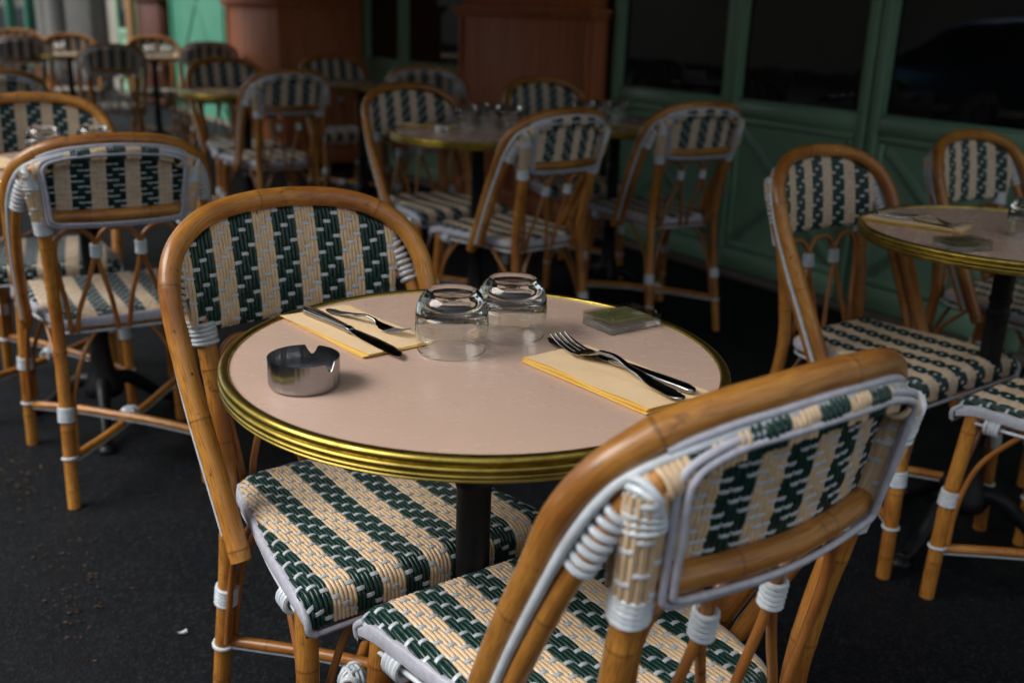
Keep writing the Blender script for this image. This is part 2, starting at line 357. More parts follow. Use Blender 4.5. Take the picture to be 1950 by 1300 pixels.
# ------------------------------------------------------------------ woven cane
rnd = random.Random(4)
STRIPE, CW, PITCH = .0366, .0122, .0122      # stripe, dash column, row pitch
NSTR = 2                                     # strands to a column
def weave(mb, surf, cols, span, colour, flip=1., amp=.0013, dash_every=3, dash_on=(0,), width=CW, base=True, dash_end=0., dash_w=.0031, warp=.0014):
    """surf(x, a)->Vector, a in metres along the strand; cols = range of column indices; span(x)->(a0, a1); colour(col)->material"""
    def WX(x): x -= width / 2; return x + warp * sin(pi * x / STRIPE)      # the green bands lie a little wider than the cream
    def frame(x, a):
        e = .0006; p = surf(x, a); da = surf(x, a + e) - surf(x, a - e); dx = surf(x + e, a) - surf(x - e, a)
        nn = da.cross(dx)
        if nn.length < 1e-12: nn = Vector((0, 0, 1))
        nn.normalize(); return p, nn * flip, dx.normalized()
    for c in cols:
        mat = colour(c)
        for si in range(NSTR):
            x0 = WX((c + (si + .5) / NSTR) * width); sw = WX((c + (si + 1) / NSTR) * width) - WX((c + si / NSTR) * width)
            a0, a1 = span(x0)
            if a1 - a0 < .008: continue
            n = max(3, int((a1 - a0) / (PITCH / 3.6))); prev = None; ph = rnd.uniform(0, 6.28); jx = rnd.uniform(-.0003, .0003)
            for i in range(n + 1):
                a = a0 + (a1 - a0) * i / n; row = a / PITCH
                # distance to the nearest dash centre of this column
                best = 9.
                for on in dash_on:
                    k = round((row - .5 + c - on) / dash_every); best = min(best, abs(row - .5 - (k * dash_every - c + on)))
                dip = exp(-(best / .42) ** 2)
                h = amp * (.55 - 1.25 * dip) + .0002 * sin(a * 400 + ph)
                # strands crowd together beneath a dash and spread between
                xs = x0 + jx + (.16 * sw * (1 if si == 0 else -1)) * dip * .6 + .0002 * sin(a * 120 + ph)
                p, nn, lx = frame(xs, a); hw = sw * .5 * (1.06 - .12 * dip)
                R = [mb.addv(p + lx * (hw * u) + nn * (h + hw * .75 * v - .0006), (u, a)) for u, v in ((-1, -.3), (-.82, .42), (-.35, .92), (.35, .92), (.82, .42), (1, -.3))]
                if prev:
                    for k in range(5):
                        q = (prev[k], prev[k + 1], R[k + 1], R[k]); mb.face(q if flip > 0 else q[::-1], mat)
                prev = R
        # white dashes over this column
        xc = WX((c + .5) * width); a0, a1 = span(xc)
        for on in dash_on:
            k0 = int((a0 / PITCH + c) / dash_every) - 2; k1 = int((a1 / PITCH + c) / dash_every) + 2
            for k in range(k0, k1 + 1):
                a = (k * dash_every - c + on + .5) * PITCH
                if a < a0 + .004 or a > a1 - .004 - dash_end: continue
                G = []; hl = width * .53; hwid = dash_w
                tilt = rnd.uniform(-.0005, .0005)
                for u, hu in ((-1, -.0020), (-.90, .0010), (-.4, .0021), (0, .0023), (.4, .0021), (.90, .0010), (1, -.0020)):
                    row = []
                    for v, hv in ((-1, -.0016), (-.8, 0), (0, .0004), (.8, 0), (1, -.0016)):
                        p, nn, lx = frame(xc + hl * u, a + hwid * v + tilt * u); row.append(mb.addv(p + nn * (hu + hv), (u, v)))
                    G.append(row)
                for i in range(6):
                    for j in range(4):
                        q = (G[i][j], G[i + 1][j], G[i + 1][j + 1], G[i][j + 1]); mb.face(q if flip > 0 else q[::-1], 'white')
        if base:
            for (xa, xb) in ((WX(c * width), WX((c + .5) * width)), (WX((c + .5) * width), WX((c + 1) * width))):
                s0, s1 = span((xa + xb) / 2)
                if s1 - s0 < .004: continue
                n = max(2, int((s1 - s0) / .012)); prev = None
                for i in range(n + 1):
                    a = s0 + (s1 - s0) * i / n; R = []
                    for x in (xa, xb):
                        p, nn, lx = frame(x, a); R.append(mb.addv(p - nn * .0022))
                    if prev: mb.face((prev[0], prev[1], R[1], R[0]), mat)
                    prev = R
def stripe_colour(c):
    k = math.floor((c + 1.5) / 3); return 'green' if k % 2 == 0 else 'cream'

def coil(mb, pts, r, n=5, cr=.0040, mat='cord', seg=14, pitch=None):
    """n rings of cord round the rod that follows pts"""
    P = [Vector(p) for p in pts]; L = [0.]
    for i in range(1, len(P)): L.append(L[-1] + (P[i] - P[i - 1]).length)
    for k in range(n):
        t = L[-1] * (k + .5) / n
        i = min(max(int(np.searchsorted(L, t)) - 1, 0), len(P) - 2); f = (t - L[i]) / max(L[i + 1] - L[i], 1e-9); c = P[i].lerp(P[i + 1], f); T = (P[i + 1] - P[i]).normalized()
        T = (T + Vector((rnd.uniform(-1, 1), rnd.uniform(-1, 1), rnd.uniform(-1, 1))) * .05).normalized()
        up = Vector((1, 0, 0)) if abs(T.x) < .8 else Vector((0, 1, 0)); x = (up - T * up.dot(T)).normalized(); y = T.cross(x)
        ring = [c + x * (r * cos(2 * pi * q / seg)) + y * (r * sin(2 * pi * q / seg)) for q in range(seg)]
        mb.tube(ring, cr, mat, 7, closed=True)

# ------------------------------------------------------------------ the bistro chair (local: +y = front, x = right, z = up)
ZS = .457
def half_w(y):
    K = [(-.192, .085), (-.186, .118), (-.175, .136), (-.15, .148), (-.10, .157), (-.04, .168), (.03, .181), (.10, .191), (.16, .199), (.30, .203)]
    if y <= K[0][0]: return 0.
    for (a, b), (c, d) in zip(K, K[1:]):
        if y <= c: return b + (d - b) * (y - a) / (c - a)
    return K[-1][1]
def y_start(x):
    x = abs(x); lo, hi = -.192, .16
    if half_w(lo + 1e-6) >= x: return -.192
    for _ in range(30):
        mid = (lo + hi) / 2
        if half_w(mid) >= x: hi = mid
        else: lo = mid
    return hi
YF, RF = .196, .026
def seat_surf(x, a):
    """a = distance from y = -.2 towards the front, then down over the front roll"""
    y = -.2 + a; flat_end = YF - RF; over = y - flat_end; z = ZS; yy = y
    if over > 0:
        th = min(over / RF, pi / 2); yy = flat_end + RF * sin(th); z = ZS - RF * (1 - cos(th)); rest = over - RF * pi / 2
        if rest > 0: z -= rest
    yq = min(yy, .17); hw = half_w(max(yq, -.1915)); d = abs(x) - (hw - .022)
    if d > 0: z -= .011 * (d / .022) ** 2
    b = -.165 - yy
    if b > 0: z -= .010 * (b / .027) ** 2
    z -= .006 * exp(-((x / .12) ** 2 + ((yy + .01) / .11) ** 2))
    return Vector((x, yy, z))
def seat_span(x):
    if abs(x) > .2005: return (0, 0)
    return (y_start(x) + .2, .2 + YF - RF + RF * pi / 2 + .019)
def pan_y(z): return -.252 - (z - .68) * .170
def pan_top(x): return .859 - .75 * x * x - 22 * x ** 4
RB, RT = .013, .014
def pan_surf(x, a):
    """front of the backrest: a starts in the bottom roll, runs up and rolls back over the top"""
    zb = .682 + .10 * x * x; zt = pan_top(x); lb = RB * pi / 2; flat = (zt - RT) - (zb + RB); cy = 1.08 * x * x
    if a < lb:
        th = (lb - a) / RB; z = zb + RB - RB * sin(th); off = -RB * (1 - cos(th))
    elif a < lb + flat: z = zb + RB + (a - lb); off = .003 * sin(pi * (a - lb) / max(flat, .01))
    else:
        th = (a - lb - flat) / RT; t_ = min(th, pi); z = zt - RT + RT * sin(t_) - (th - t_) * RT; off = -RT * (1 - cos(t_))
    ov = abs(x) - (.157 + (z - .68) * .14)
    if ov > 0: off -= ov * ov * 20
    return Vector((x, pan_y(z) + cy + off, z))
def pan_hw(z): return .160 + (z - .68) * .17
def pan_span(x):
    ax = abs(x); zt = pan_top(x)
    if ax > .186: return (0, 0)
    zb = .682 + .1 * x * x; a0 = 0.
    if ax > .172:                              # the posts spread upward, so the outer strands start higher
        zs_ = .68 + (ax - .172) / .12; a0 = max(0., zs_ - zb)
    a1 = RB * pi / 2 + (zt - RT) - (zb + RB) + RT * (pi + .9)
    return (a0, a1)
def back_surf(x, a):
    z = .690 + a; return Vector((x, pan_y(z) + 1.08 * x * x - .0075, z))
def back_span(x):
    if abs(x) > .155: return (0, 0)
    return (.0, pan_top(x) - .026 - .690)

HOOP = [(.196, -.030, .400), (.202, -.070, .485), (.211, -.125, .60), (.2155, -.176, .700), (.2135, -.204, .765), (.195, -.230, .812), (.157, -.253, .844), (.111, -.270, .861), (.057, -.281, .8685)]
INNER = [(.194, -.078, .425), (.201, -.112, .50), (.207, -.160, .60), (.2055, -.203, .69), (.197, -.231, .746), (.181, -.249, .790)] + [(x, pan_y(pan_top(x) - RT) + 1.08 * x * x - RT, pan_top(x) - RT) for x in (.16, .115, .06)]
def mirror(P): return [(-x, y, z) for x, y, z in P]
hoop_pts = [Vector(p) for p in HOOP] + [Vector((0, -.284, .871))] + [Vector(p) for p in mirror(HOOP)][::-1]
inner_pts = [Vector(p) for p in INNER] + [Vector((0, pan_y(.845) - RT, .845))] + [Vector(p) for p in mirror(INNER)][::-1]
def post(sx, z):
    K = [(0, .160, -.262), (.12, .156, -.243), (.25, .150, -.222), (.38, .146, -.205), (.45, .145, -.200), (.55, .148, -.211), (.68, .155, -.237), (.76, .168, -.255), (.80, .174, -.263), (.825, .177, -.267)]
    for (a, b, c), (d, e, f) in zip(K, K[1:]):
        if z <= d: t = (z - a) / (d - a); return Vector((sx * (b + (e - b) * t), c + (f - c) * t, z))
    return Vector((sx * K[-1][1], K[-1][2], z))
def fleg(sx, z):
    K = [(0, .200, .182), (.2, .196, .178), (.43, .185, .160)]
    for (a, b, c), (d, e, f) in zip(K, K[1:]):
        if z <= d: t = (z - a) / (d - a); return Vector((sx * (b + (e - b) * t), c + (f - c) * t, z))
    return Vector((sx * .185, .160, z))

def make_chair():
    root = empty('bistro_chair')
    mb = MB(); mb.tube(hoop_pts, lambda t: .0158, 'rattan', 18, sub=6, nodes=(.012, .155, .30, .47, .62, .80, .985)); mb.build('back_hoop', root)
    mb = MB(); mb.tube(inner_pts, .0112, 'rattan', 14, sub=5, nodes=(.09, .22, .79, .93)); io = mb.build('inner_hoop', root)
    for sx in (-1, 1):                          # cord wrapped round the inner hoop where the panel begins
        P = [Vector((sx * x, y, z)) for x, y, z in [(.2015, -.218, .720), (.197, -.231, .746), (.190, -.240, .770), (.184, -.247, .784)]]
        mb = MB(); coil(mb, spline(P, 4), .0126, 7, .0038); mb.build('binding', io)
    # white cord lying between the two hoops
    mb = MB(); Q = []
    for a, b in zip(spline(hoop_pts, 5), spline(inner_pts, 5)): pass
    h = spline(hoop_pts, 5); q = spline(inner_pts, 5)
    for i in range(2, len(h) - 2):
        mid = h[i].lerp(min(q, key=lambda p: (p - h[i]).length), .5)
        k_ = min(1., max(0., (abs(h[i].x) - .12) / .07)) * (1 if h[i].x > 0 else -1); sgn = (Vector((0, -1, -.25)) * (1 - .55 * abs(k_)) + Vector((.9 * k_, 0, 0))).normalized(); Q.append(mid + sgn * .0105)
    mb.tube(Q, .0052, 'cord', 8); mb.build('piping', root)
    # legs: rear ones run on up to carry the backrest
    for sx in (-1, 1):
        z = [0, .06, .12, .19, .25, .32, .38, .43, .47, .52, .58, .64, .68, .72, .76, .80, .825]
        mb = MB(); mb.tube([post(sx, q) for q in z[:-2]] + [Vector((sx * .1735, -.262, .797)), Vector((sx * .168, -.265, .808)), Vector((sx * .155, -.266, .815)), Vector((sx * .135, -.273, .824))], lambda t: .0148 - .004 * max(0, t - .9) / .1, 'rattan', 16, nodes=(.05, .22, .44, .63, .74) if sx < 0 else (.06, .27, .40, .60, .735), sub=2)
        lg = mb.build('leg', root)
        for zc, nn, cr in ((.226, 5, .0042), (.122, 1, .0036)):
            mb = MB(); coil(mb, [post(sx, zc - .0035 * nn), post(sx, zc + .0035 * nn)], .0160, nn, cr); mb.build('binding', lg)
        mb = MB(); coil(mb, [post(sx, .664), post(sx, .698)], .0172, 5, .0040); mb.build('binding', lg)
        # cream strands bound round the post beside the opening
        mb = MB(); ns = 15
        for k in range(ns):
            a = 2 * pi * k / ns
            if sin(a) > .45: continue
            P = [post(sx, q) + Vector((cos(a), sin(a), 0)) * (.0166 if i not in (0, 8) else .0158) for i, q in enumerate(np.linspace(.680, .806, 9))]
            mb.tube(P, .0044, 'cream', 6, cap=False)
            for zz in np.arange(.70, .80, .0366):
                zz += (k // 2 % 3) * .0122
                if zz < .80 and k % 2 == 0:
                    o_ = post(sx, zz); A = [o_ + Vector((cos(a + t), sin(a + t), 0)) * (.0196 if abs(t) < .35 else .0175) for t in (-.42, -.3, 0, .3, .42)]
                    mb.tube(A, .0027, 'white', 6, cap=False)
        mb.build('post_weave', lg)
        # white cord wound in a fan over the corner of post and top rail
        mb = MB()
        for k in range(7):
            t = k / 6; c = post(sx, .768 + .034 * t) + Vector((sx * .004 * t, -.002, 0)); T = Vector((sx * -.75 * t, .1, 1 - .55 * t)).normalized()
            coil(mb, [c - T * .001, c + T * .001], .0178 - .001 * t, 1, .0036)
        mb.build('corner_binding', lg)
        mb = MB(); coil(mb, [Vector((sx * .1735, -.262, .800)), Vector((sx * .166, -.269, .808)), Vector((sx * .152, -.271, .8135)), Vector((sx * .138, -.276, .820))], .0138, 7, .0032, mat='cream'); mb.build('corner_weave', lg)
        mb = MB(); mb.tube([fleg(sx, q) for q in (0, .05, .1, .15, .2, .25, .3, .35, .4, .43)], .0152, 'rattan', 16, nodes=(.12, .47, .78) if sx > 0 else (.2, .60, .9))
        lg = mb.build('leg', root)
        for zc, nn in ((.236, 5), (.122, 1)):
            mb = MB(); coil(mb, [fleg(sx, zc - .0035 * nn), fleg(sx, zc + .0035 * nn)], .0163, nn, .0042 if nn > 1 else .0036); mb.build('binding', lg)
        mb = MB(); c = fleg(sx, .405) + Vector((0, -.03, .007)); coil(mb, [c, c + Vector((-sx * .002, -.03, 0))], .0150, 4, .0042); mb.build('corner_binding', lg)
    # seat rail
    mb = MB(); rail = [Vector((sx_ * (half_w(y) - .012), y, .428)) for sx_, y in [(1, .165), (1, .10), (1, .03), (1, -.04), (1, -.10), (1, -.15)]]
    rail += [Vector((.112, -.180, .428)), Vector((.05, -.184, .428))]; rail = rail + [Vector((-p.x, p.y, p.z)) for p in rail[::-1]]
    mb.tube(rail, .0112, 'rattan', 12, sub=4, nodes=(.2, .47, .77)); mb.tube([(-.185, .168, .426), (.185, .168, .426)], .0105, 'rattan', 12)
    fr = mb.build('seat_frame', root)
    mb = MB(); Q = [p + Vector((p.x * .045, (-.004 if p.y < -.1 else 0), -.0165)) for p in rail]; mb.tube(Q, .0036, 'cord', 8, sub=4)
    mb.build('piping', fr)
    # seat weave
    mb = MB(); weave(mb, seat_surf, range(-17, 18), seat_span, lambda c: stripe_colour(c + 3), flip=-1., warp=-.0005); st = mb.build('seat', root)
    # flat white trim round the edge of the seat
    mb = MB(); E_ = []
    ys = list(np.linspace(.190, -.15, 26)) + [-.162, -.172, -.180, -.186]
    def zed(y, hw):
        zz = seat_surf(hw - .001, y + .2).z
        return zz - .001
    side = [Vector((half_w(min(y, .16)) + .001, y, zed(min(y, .17), half_w(min(y, .16))) - (.012 * max(0, (y - .16) / .03)) ** 1)) for y in ys]
    side += [Vector((.085, -.193, ZS - .012)), Vector((.04, -.195, ZS - .012)), Vector((0, -.1955, ZS - .012))]
    side = side + [Vector((-p.x, p.y, p.z)) for p in side[::-1][1:]]
    prev = None
    for i, p in enumerate(side):
        a = side[max(i - 1, 0)]; b = side[min(i + 1, len(side) - 1)]; t = (b - a).normalized(); out = Vector((0, 0, 1)).cross(t).normalized()
        if out.dot(p) < 0: out = -out
        wav = .0008 * sin(i * 1.9)
        R = [mb.addv(p + out * u + Vector((0, 0, v + wav))) for u, v in ((-.004, .0035), (.0005, .0035), (.0035, .001), (.0042, -.012), (.003, -.0185), (-.001, -.019), (-.003, -.010))]
        if prev:
            for k in range(7): mb.face((prev[k], R[k], R[(k + 1) % 7], prev[(k + 1) % 7]), 'trim')
        prev = R
    for sx in (-1, 1):                           # the trim turns down the front corner and along the lower front edge
        P = [Vector((sx * .2005, .178, ZS - .014)), Vector((sx * .2015, .1965, ZS - .030)), Vector((sx * .199, .1985, ZS - .047)), Vector((sx * .190, .199, ZS - .053))]
        mb.tube(spline(P, 4), .0052, 'trim', 8)
    mb.tube([(-.193, .1985, ZS - .053), (0, .1995, ZS - .053), (.193, .1985, ZS - .053)], .0040, 'trim', 8, sub=4)
    mb.build('seat_trim', st)
    # backrest weave
    mb = MB(); weave(mb, pan_surf, range(-16, 17), pan_span, lambda c: stripe_colour(c), flip=1., dash_end=.045)
    bk = mb.build('backrest', root)
    mb = MB(); weave(mb, back_surf, range(-13, 14), back_span, lambda c: stripe_colour(c), flip=-1., amp=.0010, dash_on=(0, 1), base=False, dash_w=.0018); mb.build('back_lining', bk)
    # lower rattan rail of the backrest (behind) and double white cord framing the opening
    def bp(x, z, o):
        k = min(1., max(0., (abs(x) - .105) / .04)); return Vector((x, pan_y(z) + 1.08 * x * x - o - .010 * k, z))
    mb = MB(); mb.tube([Vector((x, pan_y(.700) + 1.08 * x * x - .0165, .7035)) for x in np.linspace(-.150, .150, 13)], .0140, 'rattan', 12, nodes=(.3, .72)); mb.build('back_rail', bk)
    fr_pts = []
    for x, z in [(-.122, .686), (-.06, .684), (0, .684), (.06, .684), (.122, .686), (.138, .691), (.143, .704), (.1475, .76), (.1515, .803), (.149, .818), (.138, .829), (.10, .838), (.05, .843), (0, .845)]: fr_pts.append((x, z))
    fr_pts += [(-x, z) for x, z in fr_pts[5:13][::-1]]
    mb = MB()
    for sc_, o, r in ((1.0, .0285, .0038), (1.0, .0240, .0040)):
        grow = 1.030 if o < .025 else .985
        P = [bp(x * grow, .762 + (z - .762) * (grow * 1.02 if o < .025 else .97), o) for x, z in fr_pts]
        mb.tube(spline(P, 3, True), r, 'trim', 8, closed=True)
    mb.build('opening_frame', bk)
    # cord under the hoop
    mb = MB(); P = []
    for p in h:
        if abs(p.x) < .165 and p.z > .8: P.append(p + Vector((0, -.0145, -.0095)))
    mb.tube(P, .0044, 'trim', 8); mb.build('piping', bk)
    # three thin cane arches between seat and backrest
    def arch(x, z): t = (z - .43) / .25; return Vector((x, -.206 - .032 * t, z))
    A = [[(-.116, .418), (-.124, .50), (-.136, .585), (-.134, .638), (-.112, .666), (-.078, .665), (-.053, .640), (-.053, .605), (-.072, .54), (-.096, .47), (-.104, .418)],
         [(-.012, .418), (-.024, .50), (-.045, .585), (-.046, .635), (-.026, .664), (0, .668)]]
    A[1] = A[1] + [(-x, z) for x, z in A[1][:-1][::-1]]
    for pts in (A[0], A[1], [(-x, z) for x, z in A[0][::-1]]):
        mb = MB(); mb.tube([arch(x, z) for x, z in pts], .0058, 'cane', 9, sub=4); ar = mb.build('back_arch', root)
    for sx in (-1, 1):
        mb = MB(); coil(mb, [arch(sx * .0495, .600), arch(sx * .0495, .632)], .0108, 5, .0036, seg=12); mb.build('arch_binding', root)
    # stretchers
    pairs = ((post(-1, .118), fleg(1, .128)), (post(1, .130), fleg(-1, .118)))
    for i, (a, b) in enumerate(pairs):
        dz = Vector((0, 0, -.009 if i == 0 else .009)); mid = (a + b) / 2
        mb = MB(); mb.tube([a, a.lerp(b, .3) + dz, mid + dz, a.lerp(b, .7) + dz, b], .0098, 'rattan', 12, sub=3, nodes=(.15, .38, .72)); sb = mb.build('stretcher', root)
        mb = MB(); lo = Vector((0, 0, -.0125)); mb.tube([a + lo, a.lerp(b, .3) + dz + lo, mid + dz + lo, a.lerp(b, .7) + dz + lo, b + lo], .0034, 'cord', 7, sub=3); mb.build('piping', sb)
        if i == 0:
            mb = MB(); c = (a + b) / 2; d1 = (pairs[0][1] - pairs[0][0]).normalized(); d2 = (pairs[1][1] - pairs[1][0]).normalized()
            for u in (-.5, .5):
                d = (d1 + d2 * u * 2).normalized()
                coil(mb, [c - d * .012, c + d * .012], .0205, 3, .0032, seg=16)
            for u in (-1, 1):
                coil(mb, [c + d1 * .02 * u - d1 * .006, c + d1 * .02 * u + d1 * .006], .0150, 2, .0030, seg=14)
            mb.build('binding', sb)
    # curved braces from the legs up to the seat rail
    for sx in (-1, 1):
        for base, target in ((lambda z: post(sx, z), (sx * .055, -.182)), (lambda z: post(sx, z), (sx * .158, -.085)), (lambda z: fleg(sx, z), (sx * .172, .055)), (lambda z: fleg(sx, z), (sx * .095, .166))):
            tgt = Vector((target[0], target[1], .418)); b0 = base(.135); d = (tgt - base(.418)); d.z = 0; dn = d.normalized()
            P = [base(.135) + dn * .0195, base(.20) + dn * .0195, base(.265) + dn * .023, base(.33) + dn * .040, base(.385) + dn * (d.length * .72), tgt]
            mb = MB(); mb.tube(P, .0056, 'cane', 8, sub=4); mb.build('leg_brace', root)
    return root
CH = make_chair(); freeze(CH)

# ------------------------------------------------------------------ the bistro table
def make_table():
    root = empty('bistro_table')
    mb = MB(); mb.lathe([(0, .7425), (.15, .7425), (.3085, .7425), (.3085, .722), (0, .722)], 'laminate', 128); mb.build('tabletop', root)
    mb = MB()
    mb.lathe([(.3088, .740), (.3090, .7440), (.3102, .7455), (.3125, .7462), (.3160, .7460), (.3195, .7448), (.3214, .7424), (.3218, .7398), (.3210, .7374), (.3194, .7362), (.3190, .7352),
              (.3204, .7346, 'darkbrass'), (.3222, .7332, 'darkbrass'), (.3226, .7312, 'darkbrass'), (.3218, .7292, 'darkbrass'), (.3200, .7280, 'darkbrass'), (.3196, .7270, 'darkbrass'), (.3212, .7262, 'darkbrass'), (.3220, .7248, 'darkbrass'), (.3214, .7230, 'darkbrass'), (.3198, .7220, 'darkbrass'),
              (.3196, .7212, 'darkbrass'), (.3204, .7202, 'darkbrass'), (.3200, .7186, 'darkbrass'), (.3180, .7174, 'darkbrass'), (.314, .7168, 'darkbrass'), (.309, .7170, 'darkbrass'), (.309, .722, 'darkbrass')], 'brass', 160)
    mb.build('brass_rim', root)
    mb = MB()                                        # fluted cast-iron column with collars
    seg = 32; prof = [(.0215, .690), (.0215, .60), (.0215, .52), (.0212, .50)]
    mb.lathe([(.060, .7215), (.060, .712), (.040, .706), (.028, .694), (.026, .688)], 'iron', 32)
    def ring(z, r): return [mb.addv((r * (1 - (.07 if k % 2 else 0)) * cos(2 * pi * k / 24), r * (1 - (.07 if k % 2 else 0)) * sin(2 * pi * k / 24), z)) for k in range(24)]
    zz = [.690, .64, .600]; R = [ring(z, .0225) for z in zz]
    for a, b in zip(R, R[1:]):
        for k in range(24): mb.face((b[k], b[(k + 1) % 24], a[(k + 1) % 24], a[k]), 'iron')
    mb.lathe([(.0215, .603), (.0245, .599), (.0255, .594), (.0245, .589), (.0222, .586), (.0222, .572), (.0245, .569), (.0262, .563), (.0245, .557), (.0235, .553), (.0235, .33), (.028, .322), (.031, .314), (.028, .306), (.0245, .30),
              (.0255, .24), (.029, .20), (.034, .165), (.042, .14), (.052, .115), (.056, .10), (.050, .085), (.030, .075), (0, .075)], 'iron', 32)
    mb.build('column', root)
    for k in range(3):                               # three scrolled feet
        a = 2 * pi * k / 3 + .5; d = Vector((cos(a), sin(a), 0)); P = [d * .035 + Vector((0, 0, .125)), d * .075 + Vector((0, 0, .118)), d * .12 + Vector((0, 0, .085)), d * .165 + Vector((0, 0, .045)), d * .205 + Vector((0, 0, .022)), d * .235 + Vector((0, 0, .018))]
        mb = MB(); mb.tube(P, lambda t: .022 - .008 * t, 'iron', 10, sub=4)
        mb.lathe([(0, .0), (.022, .0), (.024, .006), (.022, .012), (.012, .022), (0, .024)], 'iron', 16, c=(d.x * .232, d.y * .232, 0)); mb.build('foot', root)
    return root
TB = make_table(); freeze(TB)
ZT = .7427

# ------------------------------------------------------------------ things on the tables
def make_glass():
    o = [(.0438, .0005), (.0446, .003), (.0462, .013), (.0474, .026), (.0478, .038), (.0473, .050), (.0458, .060), (.0425, .069), (.0380, .0755), (.0345, .0795), (.0325, .0815), (.0300, .0820), (.0270, .0808), (.015, .0795), (0, .0792)]
    i = [(0, .0625), (.015, .0630), (.028, .0620), (.036, .0585), (.0415, .0525), (.0445, .044), (.0455, .036), (.0454, .026), (.0444, .013), (.0430, .003), (.0427, .0005)]
    mb = MB()
    mb.lathe([(r, z) for r, z in (spl2(o) + spl2(i))] , 'glass', 96)
    # close the mouth rim
    n = len(mb.v); return mb
def spl2(P):
    Q = spline([Vector((a, b, 0)) for a, b in P], 4); return [(max(p.x, 0.), p.y) for p in Q]
GL = None
def lathe_closed(mb, prof, mat, seg):
    rings = []
    for r, z in prof:
        if r < 1e-5: i = mb.addv((0, 0, z)); rings.append([i])
        else: rings.append([mb.addv((r * cos(2 * pi * k / seg), r * sin(2 * pi * k / seg), z)) for k in range(seg)])
    n = len(rings)
    for i in range(n):
        A, B = rings[i], rings[(i + 1) % n]
        if len(A) == 1 and len(B) == 1: continue
        for k in range(seg):
            k2 = (k + 1) % seg
            if len(A) == 1: mb.face((A[0], B[k2], B[k]), mat)
            elif len(B) == 1: mb.face((A[k], A[k2], B[0]), mat)
            else: mb.face((A[k], A[k2], B[k2], B[k]), mat)
def glass_proto():
    o = [(.0438, .0004), (.0448, .003), (.0464, .013), (.0475, .026), (.0479, .038), (.0473, .050), (.0458, .060), (.0425, .069), (.0380, .0760), (.0345, .0795), (.0325, .0812), (.0300, .0818), (.0270, .0806), (.015, .0795), (0, .0792)]
    i = [(0, .0645), (.015, .0650), (.028, .0635), (.036, .0590), (.0415, .0525), (.0445, .044), (.0457, .036), (.0457, .026), (.0447, .013), (.0433, .003), (.0429, .0004)]
    mb = MB(); lathe_closed(mb, spl2(o) + spl2(i), 'glass', 96); tg = mb.mi('thinglass'); mb.m = [tg if .0035 < max(mb.v[q][2] for q in f) < .031 else m_ for f, m_ in zip(mb.f, mb.m)]; return mb.build('drinking_glass')
def put(o, loc, rz=0., **k):
    o.location = loc; o.rotation_euler = (0, 0, rz); tag(o, **k); return o
glass0 = glass_proto(); glass_used = [False]
def glass(x, y, label, group=None, sc=1.):
    if not glass_used[0]: o = glass0; glass_used[0] = True
    else: o = glass0.copy(); COL.objects.link(o)
    for k in ('group',):
        if k in o: del o[k]
    o.scale = (sc, sc, sc)
    return put(o, (x, y, ZT + .0004), rnd.uniform(0, 6), label=label, cat='drinking glass', group=group)

def make_ashtray():
    seg = 120; R, H, T = .0415, .036, .0009; root = empty('ashtray'); mb = MB()
    def top(a):
        z = H
        for c in NOTCH:
            d = abs((a - c + pi) % (2 * pi) - pi) * R; d -= 0
            if d < .0078: z = min(z, H - .0115 * (1 - (d / .0078) ** 1.6))
        return z
    lv = 14; G = {}
    for side, r_ in ((0, R), (1, R - T)):
        for k in range(seg):
            a = 2 * pi * k / seg; zt = top(a); G[side, k] = []
            for j in range(lv + 1):
                f = j / lv; z = .0015 + (zt - .0015) * f
                rr = r_ - (.0030 * max(0, (.006 - z) / .006) ** 1.5 if z < .006 else 0)
                G[side, k].append(mb.addv((rr * cos(a), rr * sin(a), z)))
    for k in range(seg):
        k2 = (k + 1) % seg
        for j in range(lv):
            mb.face((G[0, k][j], G[0, k2][j], G[0, k2][j + 1], G[0, k][j + 1]), 'brushed'); mb.face((G[1, k2][j], G[1, k][j], G[1, k][j + 1], G[1, k2][j + 1]), 'brushed')
        mb.face((G[0, k][lv], G[0, k2][lv], G[1, k2][lv], G[1, k][lv]), 'brushed')
    mb.build('wall', root)
    mb = MB(); mb.lathe([(R - .0030, .0012), (R - .006, .0004), (0, .0004)], 'brushed', 96); mb.lathe([(0, .0040), (.020, .0040), (.030, .0034), (R - .006, .0026), (R - .0028, .0035), (R - .0012, .0075)], 'steel', 96); mb.build('base', root)
    return root
NOTCH = (radians(88), radians(208), radians(328))

def ribbon(mb, pts, widths, thick, mat, up=Vector((0, 0, 1)), dome=.0):
    """flat bar along pts; widths per point; elliptical section"""
    pts = [Vector(p) for p in pts]; rings = []; n = len(pts)
    for i, p in enumerate(pts):
        t = (pts[min(i + 1, n - 1)] - pts[max(i - 1, 0)]).normalized(); side = t.cross(up).normalized(); nn = side.cross(t).normalized()
        w = widths[i]; th = thick[i] if isinstance(thick, (list, tuple)) else thick
        rings.append([mb.addv(p + side * (w * .5 * cos(a)) + nn * (th * .5 * (abs(sin(a)) ** .7) * (1 if sin(a) >= 0 else -1) - dome * w * cos(a) ** 2)) for a in [2 * pi * k / 12 for k in range(12)]])
    for a, b in zip(rings, rings[1:]):
        for k in range(12): mb.face((a[k], a[(k + 1) % 12], b[(k + 1) % 12], b[k]), mat)
    mb.face(rings[0][::-1], mat); mb.face(rings[-1], mat)
